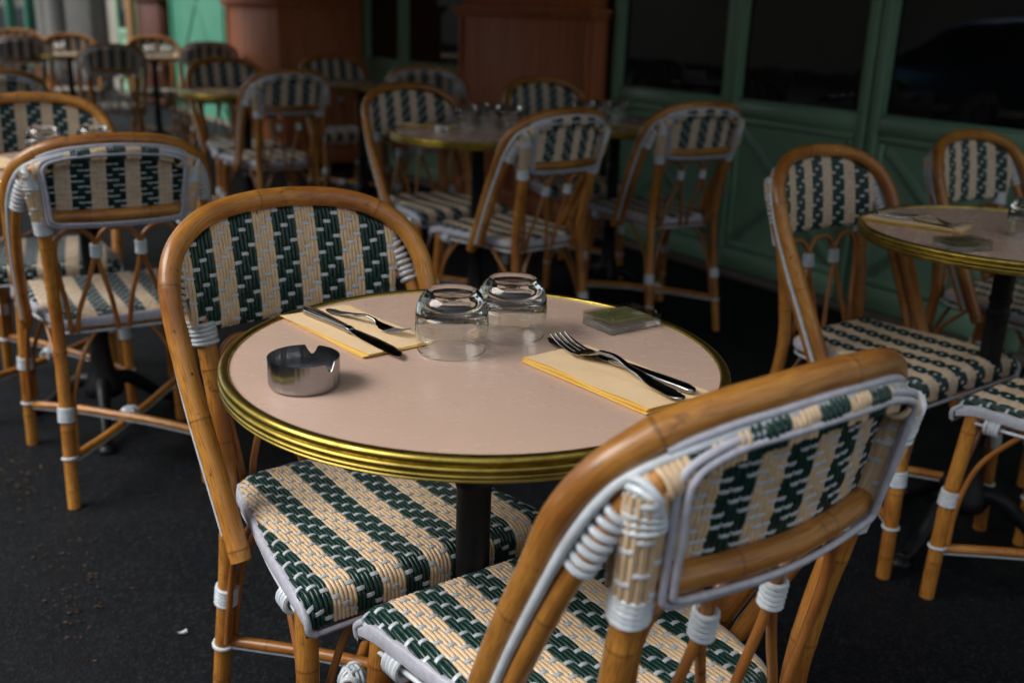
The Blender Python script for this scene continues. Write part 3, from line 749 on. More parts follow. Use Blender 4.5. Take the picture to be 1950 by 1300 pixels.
def interp(K, n):
    """K: list of tuples; smooth resample on the first coordinate"""
    out = []; x0, x1 = K[0][0], K[-1][0]
    for i in range(n):
        x = x0 + (x1 - x0) * i / (n - 1)
        for a, b in zip(K, K[1:]):
            if x <= b[0] + 1e-9:
                t = (x - a[0]) / (b[0] - a[0]); t2 = t * t * (3 - 2 * t) if len(K) < 40 else t
                out.append((x,) + tuple(a[j] + (b[j] - a[j]) * (t if j == 0 else t2) for j in range(1, len(a)))); break
    return out
def make_knife(fancy=True):
    # along +x: handle end at 0, blade tip at .215;  (x, width, thickness, y-offset, z)
    root = empty('table_knife')
    H = [(0, .006, .003, 0, .004), (.004, .0125, .0065, 0, .004), (.013, .0175 if fancy else .0150, .0080, 0, .0045), (.035, .0160 if fancy else .0148, .0078, 0, .0045), (.075, .0110, .0072, 0, .0045), (.098, .0092, .0070, 0, .0042), (.106, .0110, .0085, 0, .0042), (.113, .0098, .0066, 0, .004)]
    P = interp(H, 44); mb = MB(); ribbon(mb, [(p[0], p[3], p[4]) for p in P], [p[1] for p in P], [p[2] for p in P], 'steel')
    if fancy:
        for s_ in (-1, 1): mb.tube([(.012, s_ * .0050, .0084), (.040, s_ * .0044, .0083), (.080, s_ * .0026, .0078), (.100, s_ * .0022, .0074)], .0007, 'steel', 6, sub=4)
    mb.build('handle', root)
    B = [(.111, .0095, .0040, 0, .004), (.122, .0125, .0030, .0010, .0038), (.150, .0175, .0026, .0016, .0030), (.180, .0185, .0022, .0018, .0022), (.200, .0150, .0018, .0006, .0016), (.211, .0085, .0014, -.0022, .0014), (.2155, .0020, .0010, -.0048, .0014)]
    P = interp(B, 40); mb = MB(); ribbon(mb, [(p[0], p[3], p[4]) for p in P], [p[1] for p in P], [p[2] for p in P], 'steel'); mb.build('blade', root)
    return root
def make_fork(fancy=True):
    # handle end at 0, tine tips at .19
    root = empty('table_fork')
    H = [(0, .004, .0022, 0, .0030), (.004, .0115, .0034, 0, .0030), (.014, .0190 if fancy else .0165, .0036, 0, .0028), (.034, .0150, .0036, 0, .0036), (.070, .0088, .0040, 0, .0085), (.100, .0064, .0044, 0, .0135), (.118, .0062, .0042, 0, .0120), (.126, .0085, .0034, 0, .0085)]
    P = interp(H, 44); mb = MB(); ribbon(mb, [(p[0], p[3], p[4]) for p in P], [p[1] for p in P], [p[2] for p in P], 'steel')
    if fancy:
        for s_ in (-1, 1): mb.tube([(.012, s_ * .0056, .0046), (.034, s_ * .0042, .0055), (.070, s_ * .0020, .0106), (.095, s_ * .0014, .0150)], .0007, 'steel', 6, sub=4)
    mb.build('handle', root)
    B = [(.124, .0080, .0030, 0, .0092), (.132, .0165, .0024, 0, .0058), (.142, .0235, .0020, 0, .0032), (.152, .0242, .0018, 0, .0026)]
    P = interp(B, 18); mb = MB(); ribbon(mb, [(p[0], p[3], p[4]) for p in P], [p[1] for p in P], [p[2] for p in P], 'steel', dome=-.05); mb.build('bowl', root)
    for k in range(4):
        y = (k - 1.5) * .0064; mb = MB(); T = [(.150, y, .0026), (.160, y * 1.0, .0034), (.172, y * .98, .0052), (.183, y * .96, .0082), (.191, y * .94, .0112)]
        P = spline([Vector(p) for p in T], 5); ribbon(mb, P, [.0044 * (1 - .5 * (i / (len(P) - 1)) ** 2) for i in range(len(P))], .0020, 'steel'); mb.build('tine', root)
    return root
def line_pose(o, a, b, z, length):
    """lie o from its handle end a towards b (world xy)"""
    d = atan2(b[1] - a[1], b[0] - a[0]); o.location = (a[0], a[1], z); o.rotation_euler = (0, 0, d); s_ = hypot(b[0] - a[0], b[1] - a[1]) / length; o.scale = (s_, s_, s_); return o

def make_napkin(c, rot, L=.2145, W=.108, plies=4, seed=1, skew=.0, mat='napkin'):
    """folded paper napkin: plies stacked, slightly apart at the open edge, one mesh"""
    r_ = random.Random(seed); mb = MB(); nx, ny = 44, 22
    ph = [r_.uniform(0, 6) for _ in range(8)]
    for p in range(plies):
        z0 = .0006 + p * .00115; sh = (plies - 1 - p) * .0011; an = r_.uniform(-.006, .006) + skew * (p >= plies - 1); dx, dy = r_.uniform(-.0012, .0012), r_.uniform(-.0016, .0008)
        top = p == plies - 1; G = []
        for side in (0, 1):
            rows = []
            for i in range(nx + 1):
                row = []
                for j in range(ny + 1):
                    x = (i / nx - .5) * L; y = (j / ny - .5) * W
                    u = j / ny
                    # open edge at -y lifts and ripples, folded edge at +y pinches
                    lift = (.0005 + .0007 * p) * (1 - u) ** 3 * (1 + .35 * sin(x * 48 + ph[0] + p)) * .9
                    wave = .00045 * sin(x * 45 + ph[1]) * sin(y * 60 + ph[2]) * p * .5
                    cr = -.0006 * exp(-((y - .0) / .0012) ** 2) if top else 0
                    z = z0 * (1 - .45 * u ** 4) + lift + wave + cr + (.00045 if side == 0 else 0)
                    X = x * cos(an) - y * sin(an) + dx; Y = x * sin(an) + y * cos(an) + dy + sh * (1 - u) * -1
                    row.append(mb.addv((X, Y, max(z, .0002 + .0001 * side)), (i / nx, j / ny)))
                rows.append(row)
            G.append(rows)
        for i in range(nx):
            for j in range(ny):
                a = G[0]; mb.face((a[i][j], a[i + 1][j], a[i + 1][j + 1], a[i][j + 1]), mat if top else 'napedge')
                a = G[1]; mb.face((a[i][j + 1], a[i + 1][j + 1], a[i + 1][j], a[i][j]), 'napedge')
        for i in range(nx):
            for j, f in ((0, 1), (ny, 0)):
                q = (G[0][i][j], G[1][i][j], G[1][i + 1][j], G[0][i + 1][j]); mb.face(q if f else q[::-1], 'napedge')
        for j in range(ny):
            for i, f in ((0, 0), (nx, 1)):
                q = (G[0][i][j], G[1][i][j], G[1][i][j + 1], G[0][i][j + 1]); mb.face(q if f else q[::-1], 'napedge')
    o = mb.build('paper_napkin'); o.location = (c[0], c[1], ZT + .0003); o.rotation_euler = (0, 0, rot); return o
def make_box():
    """clear acrylic case holding a printed card; x long side"""
    root = empty('acrylic_case'); L, W, Hh = .0935, .0640, .0215
    X, Y, Z = Vector((1, 0, 0)), Vector((0, 1, 0)), Vector((0, 0, 1))
    mb = MB(); mb.box((0, 0, .0050), (L, W, .0098), 'smoky', bev=.0012); mb.build('case_base', root)
    mb = MB()
    for cx, cy, sx, sy in ((0, -W / 2 + .0012, L, .0024), (0, W / 2 - .0012, L, .0024), (-L / 2 + .0012, 0, .0024, W - .0052), (L / 2 - .0012, 0, .0024, W - .0052)):
        mb.box((cx, cy, .0138), (sx, sy, .0068), 'acrylic', bev=.0)
    mb.box((0, 0, .0188), (L, W, .0028), 'acrylic', bev=.0); mb.build('case_lid', root)
    mb = MB(); mb.box((-.006, 0, .01610), (L - .020, W - .0075, .0016), 'card'); 
    z = .01700
    mb.box((-.012, .012, z), (.046, .0035, .00012), 'cardink'); mb.box((-.018, .004, z), (.034, .0016, .00012), 'cardink'); mb.box((-.014, -.001, z), (.042, .0014, .00012), 'cardink')
    mb.box((.022, -.010, z), (.016, .016, .00010), 'cardpale'); mb.box((-.016, -.016, z), (.036, .0014, .00012), 'cardink')
    mb.build('printed_card', root)
    for sx in (-1, 1):  # added steel studs stand in for glints at the clear corners
        mb = MB()
        for sy in (-1, 1): pass
        mb.lathe([(0, 0), (.0016, 0), (.0016, .0030), (0, .0032)], 'steel', 12, c=(sx * (L / 2 - .006), -W / 2 + .006, .0202)); mb.build('corner_glint', root)
    return root

# ------------------------------------------------------------------ the setting
PHI = radians(35.534); NV = Vector((cos(PHI), sin(PHI), 0)); DV = Vector((-sin(PHI), cos(PHI), 0)); ZV = Vector((0, 0, 1)); FC = 3.555
OUT = -NV
def fp(s_, e, z): return NV * (FC - e) + DV * s_ + ZV * z
FAX = (DV, OUT, ZV)
def fbox(mb, s0, s1, e0, e1, z0, z1, mat, bev=.003): mb.box(fp((s0 + s1) / 2, (e0 + e1) / 2, (z0 + z1) / 2), (abs(s1 - s0), abs(e1 - e0), abs(z1 - z0)), mat, FAX, bev)

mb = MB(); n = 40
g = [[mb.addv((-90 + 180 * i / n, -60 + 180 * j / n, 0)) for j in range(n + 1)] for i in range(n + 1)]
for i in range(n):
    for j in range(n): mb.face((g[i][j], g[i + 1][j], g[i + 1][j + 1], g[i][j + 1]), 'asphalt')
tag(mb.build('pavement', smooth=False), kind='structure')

front = empty('cafe_front', fp(4, 0, 0)); tag(front, 'green painted cafe front with dark panes and wooden pillars behind the terrace', 'building')
front.location = (0, 0, 0)
mb = MB(); fbox(mb, -4, 26, -6., -.12, 0, 12, 'render', 0); fbox(mb, -4, 14.0, -.118, .03, 2.35, 2.95, 'greenpaint', .01); mb.build('wall', front)
mb = MB(); fbox(mb, -4, 14, -.10, .055, 0, .030, 'kerb', .006); mb.build('plinth', front)
def bay(s0, s1, st0, st1, paint='greenpaint', glass_to=2.3):
    """glazed leaf: glass s0..s1, stiles out to st0..st1"""
    o = empty('glazed_panel'); o.parent = front
    mb = MB()
    fbox(mb, st0, s0, -.05, .0, .034, 2.35, paint); fbox(mb, s1, st1, -.05, .0, .034, 2.35, paint)
    fbox(mb, s0 + .0005, s1 - .0005, -.05, -.0015, .745, .812, paint); fbox(mb, s0 + .0005, s1 - .0005, -.05, -.0015, .034, .125, paint)
    fbox(mb, s0 + .0005, s1 - .0005, -.05, -.0015, 2.25, 2.348, paint); fbox(mb, s0, s1, -.05, -.018, .12, .75, paint, 0)
    # bead round the glass
    for a, b, c, d in ((s0 + .001, s0 + .012, .814, 2.248), (s1 - .012, s1 - .001, .814, 2.248), (s0 + .013, s1 - .013, .8135, .824)): fbox(mb, a, b, -.03, -.006, c, d, paint, .002)
    mb.build('frame', o)
    # crossed battens on the lower panel
    mb = MB(); a0, a1, z0, z1 = s0 + .004, s1 - .004, .130, .742
    for q in ((a0, a1, z0, z0 + .03), (a0, a1, z1 - .03, z1)): fbox(mb, q[0], q[1], -.018, -.0085, q[2], q[3], paint, .002)
    for q in ((a0, a0 + .03, z0 + .032, z1 - .032), (a1 - .03, a1, z0 + .032, z1 - .032)): fbox(mb, q[0], q[1], -.018, -.0085, q[2], q[3], paint, .002)
    for k, (sa, za, sb_, zb) in enumerate(((a0 + .05, z0 + .05, a1 - .05, z1 - .05), (a0 + .05, z1 - .05, a1 - .05, z0 + .05))):
        A, B = fp(sa, -.013 + .0006 * k, za), fp(sb_, -.013 + .0006 * k, zb); t = (B - A).normalized()
        mb.box((A + B) / 2, ((B - A).length, .0045, .042), paint, (t, OUT, t.cross(OUT)), .0015)
    mb.build('cross_moulding', o)
    mb = MB(); fbox(mb, s0 - .002, s1 + .002, -.034, -.028, .80, 2.26, 'pane', 0); mb.build('pane', o)
bay(-.35, .35, -.45, .44); bay(.56, 1.24, .445, 1.33); bay(1.42, 1.70, 1.335, 1.765)
bay(1.84, 2.50, 1.77, 2.548); bay(2.602, 3.27, 2.562, 3.313); bay(3.36, 4.10, 3.317, 4.16)
bay(5.62, 6.37, 5.58, 6.428); bay(6.49, 6.95, 6.432, 7.028); bay(8.3, 9.0, 8.16, 9.1)
# far panels of the same green front, their lit tone put into the colour
bay(9.18, 9.9, 9.104, 9.98, 'litgreen'); 
mb = MB(); fbox(mb, 9.984, 11.70, -.05, -.01, .034, 2.35, 'litgreen', 0)
for k, (sa, za, sb_, zb) in enumerate(((10.05, .25, 11.62, 2.1), (10.05, 2.1, 11.62, .25))):
    A, B = fp(sa, -.006 + .001 * k, za), fp(sb_, -.006 + .001 * k, zb); t = (B - A).normalized(); mb.box((A + B) / 2, ((B - A).length, .010, .05), 'litgreen', (t, OUT, t.cross(OUT)), .002)
for a, b in ((9.986, 10.04), (11.64, 11.698)): fbox(mb, a, b, -.008, .012, .036, 2.345, 'litgreen')
mb.build('shutter', front)
def pillar(s0, s1, e, mat_f, mat_s, name='wooden_pillar', zt=2.345):
    o = empty(name); o.parent = front
    mb = MB(); fbox(mb, s0, s1, -.04, e, .034, 1.145, mat_f, .006); fbox(mb, s0 + .02, s1 - .02, -.04, e - .025, 1.2, zt, mat_f, .006)
    mb.build('panel', o)
    mb = MB(); fbox(mb, s0 - .02, s1 + .02, -.039, e + .022, 1.1455, 1.168, mat_f, .006); fbox(mb, s0 - .035, s1 + .035, -.038, e + .037, 1.1685, 1.1985, mat_f, .009); mb.build('moulding', o)
    mb = MB(); fbox(mb, s0 - .008, s1 + .008, -.039, e + .010, .0345, .14, mat_f, .004); mb.build('skirting', o)
    for s_ in (s0 + .045, s1 - .045):
        mb = MB(); fbox(mb, s_ - .016, s_ + .016, e + .0005, e + .012, .145, 1.14, mat_f, .004); mb.build('pilaster_strip', o)
pillar(4.235, 5.575, .07, 'redwood', 'shadedwood')
pillar(7.04, 8.15, .64, 'redwood', 'shadedwood')
pillar(11.75, 12.62, .10, 'shadedwood', 'shadedwood')  # same red wood, darkened in its colour to look less sunlit
mb = MB(); fbox(mb, 13.05, 13.30, -.05, .06, .034, 2.345, 'tanwood', .01); mb.build('wooden_post', front)
bay(12.72, 13.0, 12.66, 13.045); bay(13.40, 13.9, 13.305, 14.0)
# cream coloured stone pier and neighbouring shop at the end of the terrace
pier = empty('stone_pier'); tag(pier, 'pale grey stone pier past the end of the green cafe front', 'pier')
mb = MB(); fbox(mb, 14.9, 16.4, -.11, .10, 0, 8, 'stone', .02); mb.build('shaft', pier)
mb = MB(); fbox(mb, 14.85, 16.45, -.11, .16, 0.0, .45, 'stone', .02); mb.build('base', pier)
mb = MB()
for k in range(2): mb.lathe([(.20, 0), (.20, .2), (.16, .26), (.155, 3.6), (.2, 3.7)], 'stone', 24, c=tuple(fp(16.75 + .62 * k, .15, 0)))
mb.build('column', pier)
shop = empty('neighbouring_shop'); tag(shop, 'far shopfront with green frames and bluish glass at the upper left', 'building')
mb = MB()
for s_ in (17.9, 19.6, 21.4, 23.3): fbox(mb, s_, s_ + .16, -.11, .06, 0, 3.2, 'litgreen', .01)
fbox(mb, 17.9, 23.46, -.11, .05, .0, .25, 'litgreen', .01); fbox(mb, 17.9, 23.46, -.11, .09, 3.21, 3.9, 'litgreen', .01); mb.build('frame', shop)
for k, s_ in enumerate((18.07, 19.77, 21.57)): mb = MB(); fbox(mb, s_, s_ + 1.5, -.11, -.02, .26, 3.2, 'pane', 0); mb.build('pane', shop)

# unseen canvas awning, its reach set to shade the terrace and its back rows
aw = empty('awning'); tag(aw, 'unseen dark green canvas awning, added over the terrace to shade it', 'awning')
AW_S = .6
A0, A1 = fp(AW_S, .03, 2.72), fp(AW_S, AW_E := 4.18, 2.50)
mb = MB(); t = (A1 - A0).normalized(); mb.box((A0 + A1) / 2 + DV * (9.0 - AW_S) / 2, (9.0 - AW_S, (A1 - A0).length, .012), 'awning', (DV, t, DV.cross(t)), 0); mb.build('canvas', aw)
mb = MB(); fbox(mb, AW_S, 9.0, AW_E - .004, AW_E + .004, 2.36, 2.49, 'awning', 0); mb.build('valance', aw)
mb = MB(); mb.tube([fp(AW_S, AW_E, 2.49), fp(9.0, AW_E, 2.49)], .03, 'iron', 12); mb.build('front_bar', aw)

# houses across the street (seen only in reflections)
hs = empty('street_houses'); tag(hs, 'pale rendered house row across the street', 'building')
mb = MB(); fbox(mb, -30, 40, 17, 25, 0, 8, 'render', 0)
for k in range(2): fbox(mb, -30, 40, 16.8, 17.01, 3.4 + 3 * k, 3.6 + 3 * k, 'stone', 0)
mb.build('wall', hs)
mb = MB()
for i in range(28):
    for k in range(2): fbox(mb, -28 + 2.4 * i, -27 + 2.4 * i, 16.93, 17.02, 4.1 + 3 * k, 5.9 + 3 * k, 'pane', 0)
ob = mb.build('window_row', hs)

# ------------------------------------------------------------------ chairs
chairs = [
 # x, y, rot(rad), label
 (-.206, 1.363, -2.49, 'rattan bistro chair facing the near round table, behind its ashtray'),
 (.096, 1.039, .632, 'nearest rattan bistro chair seen from behind, at lower right'),
 (-1.04, 2.456, .553, 'rattan bistro chair seen from behind at the left, turned away with its legs in view'),
 (-.020, 3.453, .711, 'rattan bistro chair seen from behind, in front of the middle table with red glinting glasses'),
 (-.304, 3.898, 3.764, 'rattan bistro chair facing us on the left of the middle table'),
 (.225, 4.582, 3.671, 'rattan bistro chair facing us in front of the large red brown pillar'),
 (.54, 3.929, .479, 'rattan bistro chair seen from behind beside the green panelling, right of the middle table'),
 (.892, 2.223, 3.788, 'rattan bistro chair facing us on the left of the right hand table'),
 (1.45, 2.711, 3.739, 'rattan bistro chair facing us behind the right hand table'),
 (1.180, 1.862, .66, 'rattan bistro chair cut by the right edge, only seat and front legs in view'),
 (-1.386, 2.871, 3.547, 'rattan bistro chair facing us behind two glasses at the left edge'),
 (-1.225, 5.009, .613, 'rattan bistro chair seen from behind left of centre, its whole back and seat in view'),
 (-1.481, 5.422, 3.735, 'rattan bistro chair facing us across the small table, in front of the orange lit pillar'),
 (-1.054, 6.197, 3.649, 'rattan bistro chair facing us against the dark side of the projecting pillar'),
 (-.505, 5.763, -.02, 'rattan bistro chair seen from behind below the striped window reflection'),
 (-2.475, 8.189, .316, 'distant rattan chair seen from behind just below the lit green panel'),
 (-2.879, 7.226, .427, 'distant dark backed rattan chair seen from behind, foremost of the far left group'),
 (-3.683, 8.49, 3.647, 'distant rattan chair facing us below the stone pier'),
 (-3.048, 8.568, 3.496, 'distant rattan chair facing us below the tan wooden post'),
 (-4.495, 9.254, 3.608, 'distant rattan chair facing us at the far upper left edge'),
 (-2.30, 4.38, .60, 'rattan bistro chair seen from behind, its top corner showing at the left edge'),
 (-3.95, 8.12, .52, 'distant rattan chair seen from behind, leftmost in front of the far stone columns'),
]
for i, (x, y, r, lab) in enumerate(chairs):
    o = CH if i == 0 else copy_tree(CH)
    o.location = (x, y, 0); o.rotation_euler = (0, 0, r); tag(o, lab, 'chair', 'rattan chairs of the cafe terrace')
tables = [
 (-.0445, 1.2175, 'nearest round table with pink beige top, brass rim, ashtray and two glasses'),
 (-1.17, 2.68, 'round table at the left edge between two chairs, holding two glasses'),
 (-.148, 3.711, 'round middle table with a napkin at its left and glinting glasses at its back'),
 (1.082, 2.149, 'round table cut by the right edge with cutlery, clear case and a glass'),
 (.40, 4.20, 'round table by the green front, partly hidden behind the middle chair'),
 (-.93, 6.02, 'round table in front of the dark pillar side, only a sliver of rim showing'),
 (-1.40, 5.20, 'round table left of centre with yellow rim between two facing chairs'),
 (-2.95, 8.30, 'far round table with a glass in front of the lit green panel'),
 (-3.60, 8.22, 'far round table with yellow rim below the stone pier'),
 (-4.36, 9.02, 'far round table at the upper left edge with one glass'),
]
for i, (x, y, lab) in enumerate(tables):
    o = TB if i == 0 else copy_tree(TB)
    o.location = (x, y, 0); o.rotation_euler = (0, 0, .4 * i); tag(o, lab, 'table', 'round brass rimmed tables')

# ------------------------------------------------------------------ on the nearest table
GG = 'upturned glasses on the tables'
glass(-.0785, 1.232, 'upturned glass in the middle of the nearest table, the front one of two', GG)
glass(-.0015, 1.303, 'upturned glass behind and right of its twin on the nearest table', GG)
ash = make_ashtray(); put(ash, (-.2405, 1.090, ZT), radians(0), label='round brushed steel ashtray with notched rim on the nearest table', cat='ashtray')
aL = atan2(1.182 - 1.346, -.184 + .324)
tag(make_napkin((-.2145, 1.304), aL, seed=3, plies=3, skew=.05), 'folded pale yellow napkin beside the ashtray under a knife and fork', 'napkin', 'folded paper napkins')
aR = atan2(1.031 - 1.195, .157 - .020)
tag(make_napkin((.1262, 1.150), aR, seed=8, plies=4, L=.216), 'folded pale yellow napkin with glowing ply edges at right of the nearest table', 'napkin', 'folded paper napkins')
ZN = ZT + .0046
k1 = line_pose(make_knife(), (-.301, 1.372), (-.137, 1.186), ZN, .2155); tag(k1, 'dark reflecting table knife on the napkin behind the ashtray', 'knife', 'knives')
f1 = line_pose(make_fork(), (-.268, 1.377), (-.142, 1.270), ZN + .0002, .191); tag(f1, 'table fork with ornate handle on the left napkin, tines by the glass', 'fork', 'forks')
k2 = line_pose(make_knife(False), (.214, 1.088), (.046, 1.278), ZN, .2155); tag(k2, 'table knife on the right napkin, its handle reaching the brass rim', 'knife', 'knives')
f2 = line_pose(make_fork(False), (.196, 1.054), (.060, 1.250), ZN + .0045, .191); tag(f2, 'table fork lying crossed on the knife over the right napkin', 'fork', 'forks')
bx = make_box(); put(bx, (.1560, 1.3705, ZT + .0003), atan2(1.379 - 1.313, .217 - .132) - .03, label='clear acrylic case with a green card at the back of the nearest table', cat='case', group='clear card cases')
freeze(bx); freeze(k1); freeze(f1)
for o_ in (bx, k1, f1): pass
def cp(o, loc, rz, **k):
    c = copy_tree(o); c.location = loc; c.rotation_euler = (0, 0, rz); tag(c, **k); return c
# right hand table
tag(make_napkin((.898, 2.222), atan2(2.103 - 2.251, .988 - .784), seed=5), 'folded orange tinted napkin at the left of the right hand table', 'napkin', 'folded paper napkins')
c = cp(k1, (.815, 2.300, ZN), 0, label='table knife on the napkin of the right hand table', cat='knife', group='knives'); line_pose(c, (.822, 2.292), (.958, 2.152), ZN, .2155)
c = cp(f1, (.815, 2.300, ZN), 0, label='table fork beside the knife on the right hand table', cat='fork', group='forks'); line_pose(c, (.858, 2.300), (.985, 2.165), ZN, .191)
cp(bx, (.897, 1.975, ZT + .0003), radians(18), label='clear acrylic case near the brass rim of the right hand table', cat='case', group='clear card cases')
glass(1.100, 2.118, 'upturned glass at the right edge of the picture on the right hand table', GG)
# middle table
tag(make_napkin((-.345, 3.885), radians(-12), seed=6), 'folded orange tinted napkin at the left of the middle table', 'napkin', 'folded paper napkins')
c = cp(f1, (0, 0, 0), 0, label='table fork on the napkin of the middle table', cat='fork', group='forks'); line_pose(c, (-.40, 3.90), (-.245, 3.84), ZN, .191)
mb = MB(); mb.lathe([(0, 0), (.013, 0), (.015, .004), (.0145, .018), (.0125, .022), (.0115, .020), (.012, .010), (0, .008)], 'whiteceramic', 20)
mb.box((.028, .004, .011), (.017, .017, .021), 'whiteceramic', bev=.003); put(mb.build('sugar_pot'), (-.292, 3.690, ZT), .3, label='small white sugar pot near the front of the middle table', cat='pot')
for x, y, l in ((-.205, 3.90, 'upturned glass on the middle table, leftmost of its row beside the seated chair back'), (-.115, 3.915, 'upturned glass on the middle table, second from the left in its row'), (-.160, 3.985, 'upturned glass on the middle table, behind the front pair of the row'), (-.035, 3.93, 'upturned glass on the middle table, at the right end of its row')):
    glass(x, y, l, GG)
for x, y, l in ((.27, 4.30, 'upturned glass on the table by the green front, left of its group'), (.345, 4.35, 'upturned glass on the table by the green front, middle of its group'), (.42, 4.38, 'upturned glass on the table by the green front, right of its group')): glass(x, y, l, GG)
tag(make_napkin((.47, 4.07), radians(-20), seed=9), 'folded orange napkin on the table by the green front', 'napkin', 'folded paper napkins')
glass(-1.315, 2.79, 'upturned glass at the left edge table, left of the pair', GG); glass(-1.200, 2.85, 'upturned glass at the left edge table, right of the pair', GG)
tag(make_napkin((-1.37, 2.62), radians(-48), seed=12), 'folded napkin at the very left edge behind the turned away chair', 'napkin', 'folded paper napkins')
glass(-1.37, 5.40, 'upturned glass on the table left of centre with yellow rim', GG); glass(-1.29, 5.32, 'second upturned glass on the table left of centre, nearer the pillar', GG)
tag(make_napkin((-1.47, 5.10), radians(-40), seed=14), 'folded napkin on the table left of centre', 'napkin', 'folded paper napkins')
for x, y, l in ((-2.90, 8.45, 'far upturned glass below the lit green panel'), (-3.02, 8.40, 'far upturned glass left of the one below the lit green panel'), (-3.72, 8.34, 'far upturned glass below the stone pier'), (-4.30, 9.12, 'far upturned glass at the upper left corner')): glass(x, y, l, GG)

# ------------------------------------------------------------------ litter on the ground
def litter(cx, cy, n, sx, sy, ang, seed, mat='leaf', size=.006):
    r_ = random.Random(seed); mb = MB()
    for i in range(n):
        u, v = r_.gauss(0, sx), r_.gauss(0, sy); x = cx + u * cos(ang) - v * sin(ang); y = cy + u * sin(ang) + v * cos(ang); z = .0015 + r_.random() * .002; s_ = size * r_.uniform(.2, 1.15); a = r_.uniform(0, 6.28)
        P = []
        for k in range(5):
            t = a + k * 1.2566; q = s_ * r_.uniform(.5, 1); P.append((x + q * cos(t), y + q * sin(t) * .6, z + r_.uniform(0, .5) * s_))
        top = [mb.addv(p) for p in P]; low = [mb.addv((p[0], p[1], max(p[2] - .0012, .0005))) for p in P]
        mb.face(top, mat); mb.face(low[::-1], mat)
        for k in range(5): mb.face((top[k], low[k], low[(k + 1) % 5], top[(k + 1) % 5]), mat)
    return mb
mb = litter(-1.235, 2.27, 90, .13, .03, radians(-60), 1); b2 = litter(-.88, 1.80, 110, .14, .05, radians(-62), 2)
off = len(mb.v); mb.v += b2.v; mb.uv += b2.uv; mb.nd += b2.nd; mb.f += [tuple(i + off for i in f) for f in b2.f]; mb.m += b2.m
b2 = litter(-.3, 2.6, 160, 1.3, 1.2, 0, 5, size=.004); off = len(mb.v); mb.v += b2.v; mb.uv += b2.uv; mb.nd += b2.nd; mb.f += [tuple(i + off for i in f) for f in b2.f]; mb.m += b2.m
tag(mb.build('leaf_litter', smooth=False), 'crumbs of brown leaf litter scattered on the dark asphalt', 'litter', kind='stuff')
mb = litter(-.617, 1.656, 3, .004, .004, 0, 9, 'scrap', .012); tag(mb.build('paper_scrap', smooth=False), 'small torn white paper scrap on the asphalt at lower left', 'litter')

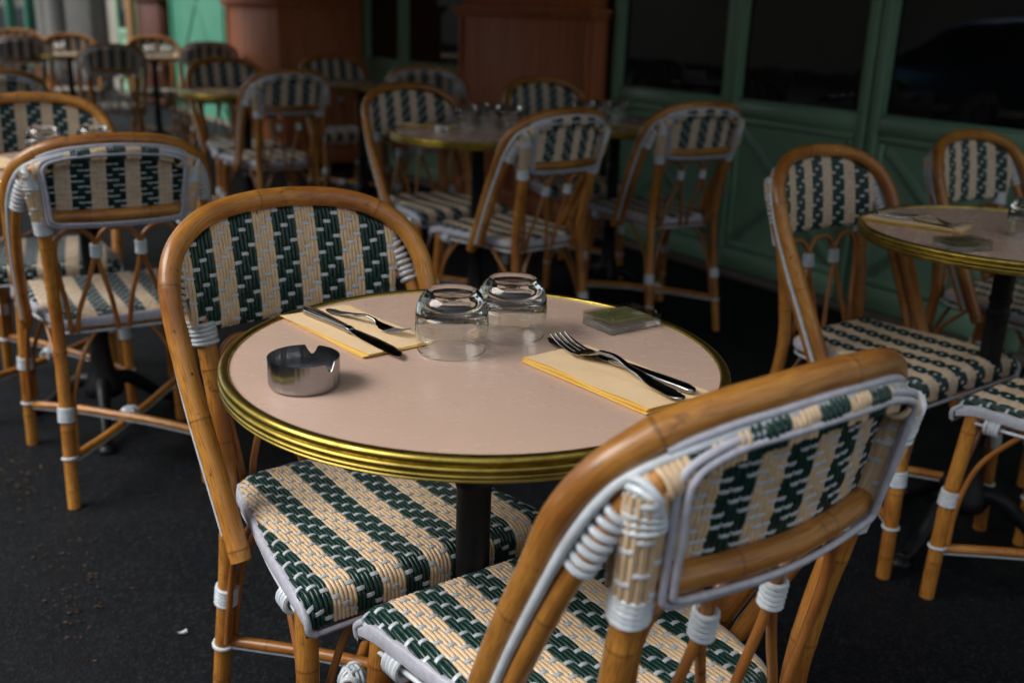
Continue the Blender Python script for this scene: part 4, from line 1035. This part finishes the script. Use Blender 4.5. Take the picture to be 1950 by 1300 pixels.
# ------------------------------------------------------------------ car parked along the kerb (it shows in the panes)
M['carpaint'] = simple('dark_blue_car_paint', (.06, .26, .60), .2, .05, 5., metal=.9, coat=1.)
M['tyre'] = simple('tyre_rubber', (.015, .015, .015), .8, .2, 40.)
M['carglass'] = simple('car_glass', (.010, .012, .014), .04, .02, 4.)
M['headlamp'] = simple('headlamp_lens', (.6, .62, .65), .1, .02)
M['taillamp'] = simple('tail_lamp_lens', (.35, .01, .01), .15, .05)
def make_car():
    root = empty('parked_car')
    # x along the car, y across, z up; side profile stations: (x, belt z, half width, roof z or None, half roof)
    st = [(-2.05, .62, .66, None), (-2.0, .74, .76, None), (-1.75, .84, .84, None), (-1.3, .90, .86, None), (-.9, .93, .87, None), (0, .94, .87, None), (.8, .92, .87, None), (1.25, .86, .85, None), (1.7, .76, .80, None), (1.98, .64, .72, None), (2.05, .52, .64, None)]
    mb = MB(); rings = []
    for x, b, w_, _ in st:
        P = [(w_ * .80, .20), (w_ * .97, .28), (w_, .48), (w_ * .985, b - .12), (w_ * .93, b - .02), (w_ * .80, b), (0, b + .02)]
        P = P + [(-y, z) for y, z in P[:-1][::-1]]; rings.append([mb.addv((x, y, z)) for y, z in P])
    n_ = len(rings[0])
    for a, b in zip(rings, rings[1:]):
        for k in range(n_): mb.face((a[k], b[k], b[(k + 1) % n_], a[(k + 1) % n_]), 'carpaint')
    mb.face(rings[0], 'carpaint'); mb.face(rings[-1][::-1], 'carpaint'); mb.build('body', root)
    def sweep(name, st2, mat, top):
        mb = MB(); rr = []
        for x, zb, zt, wb, wt in st2:
            P = [(wb, zb), (wt, zt), (wt * .8, zt + .02 * top), (-wt * .8, zt + .02 * top), (-wt, zt), (-wb, zb)]; rr.append([mb.addv((x, y, z)) for y, z in P])
        for a, b in zip(rr, rr[1:]):
            for k in range(6): mb.face((a[k], b[k], b[(k + 1) % 6], a[(k + 1) % 6]), mat)
        mb.face(rr[0], mat); mb.face(rr[-1][::-1], mat); return mb.build(name, root)
    sweep('windows', [(-1.72, .84, .87, .72, .70), (-1.25, .90, 1.16, .78, .64), (-.6, .93, 1.235, .80, .63), (.1, .93, 1.235, .80, .63), (.55, .92, 1.14, .79, .66), (1.10, .88, .90, .74, .70)], 'carglass', 0)
    sweep('roof', [(-1.38, 1.10, 1.125, .66, .62), (-1.1, 1.195, 1.215, .655, .60), (-.5, 1.238, 1.262, .65, .58), (.1, 1.235, 1.258, .65, .58), (.42, 1.175, 1.195, .66, .62)], 'carpaint', 1)
    for x in (-.15,):
        for sy in (-1, 1): mb = MB(); mb.box((x, sy * .735, 1.07), (.07, .02, .30), 'carpaint', bev=.004); mb.build('pillar', root)
    for x in (-1.28, 1.28):
        for sy in (-1, 1):
            o = None; mb = MB(); Y = Vector((0, sy, 0)); c = Vector((x, sy * .77, .31))
            def ring(r, yy): return [mb.addv(c + Y * yy + Vector((r * cos(2 * pi * k / 32), 0, r * sin(2 * pi * k / 32)))) for k in range(32)]
            RR = [ring(.20, .10), ring(.29, .11), ring(.31, .08), ring(.31, -.08)]
            for a, b in zip(RR, RR[1:]):
                for k in range(32): mb.face((a[k], a[(k + 1) % 32], b[(k + 1) % 32], b[k]), 'tyre')
            wh = mb.build('wheel', root); mb = MB(); RR = [ring(.20, .098), ring(.17, .07), ring(.05, .095)]
            for a, b in zip(RR, RR[1:]):
                for k in range(32): mb.face((a[k], a[(k + 1) % 32], b[(k + 1) % 32], b[k]), 'steel')
            mb.face(RR[-1], 'steel'); mb.build('rim', wh)
    for sy in (-1, 1):
        mb = MB(); mb.box((1.97, sy * .58, .62), (.12, .24, .11), 'headlamp', bev=.02); mb.build('headlight', root)
        mb = MB(); mb.box((-2.0, sy * .60, .70), (.10, .20, .10), 'taillamp', bev=.02); mb.build('tail_light', root)
        mb = MB(); mb.box((.52, sy * .90, .96), (.10, .14, .09), 'carpaint', bev=.02); mb.build('wing_mirror', root)
    return root
car = make_car(); p_ = fp(4.0, 5.35, 0); car.location = p_; car.rotation_euler = (0, 0, atan2(DV.y, DV.x) + pi)
tag(car, 'blue car at the kerb, seen only mirrored in the right hand panes', 'car')
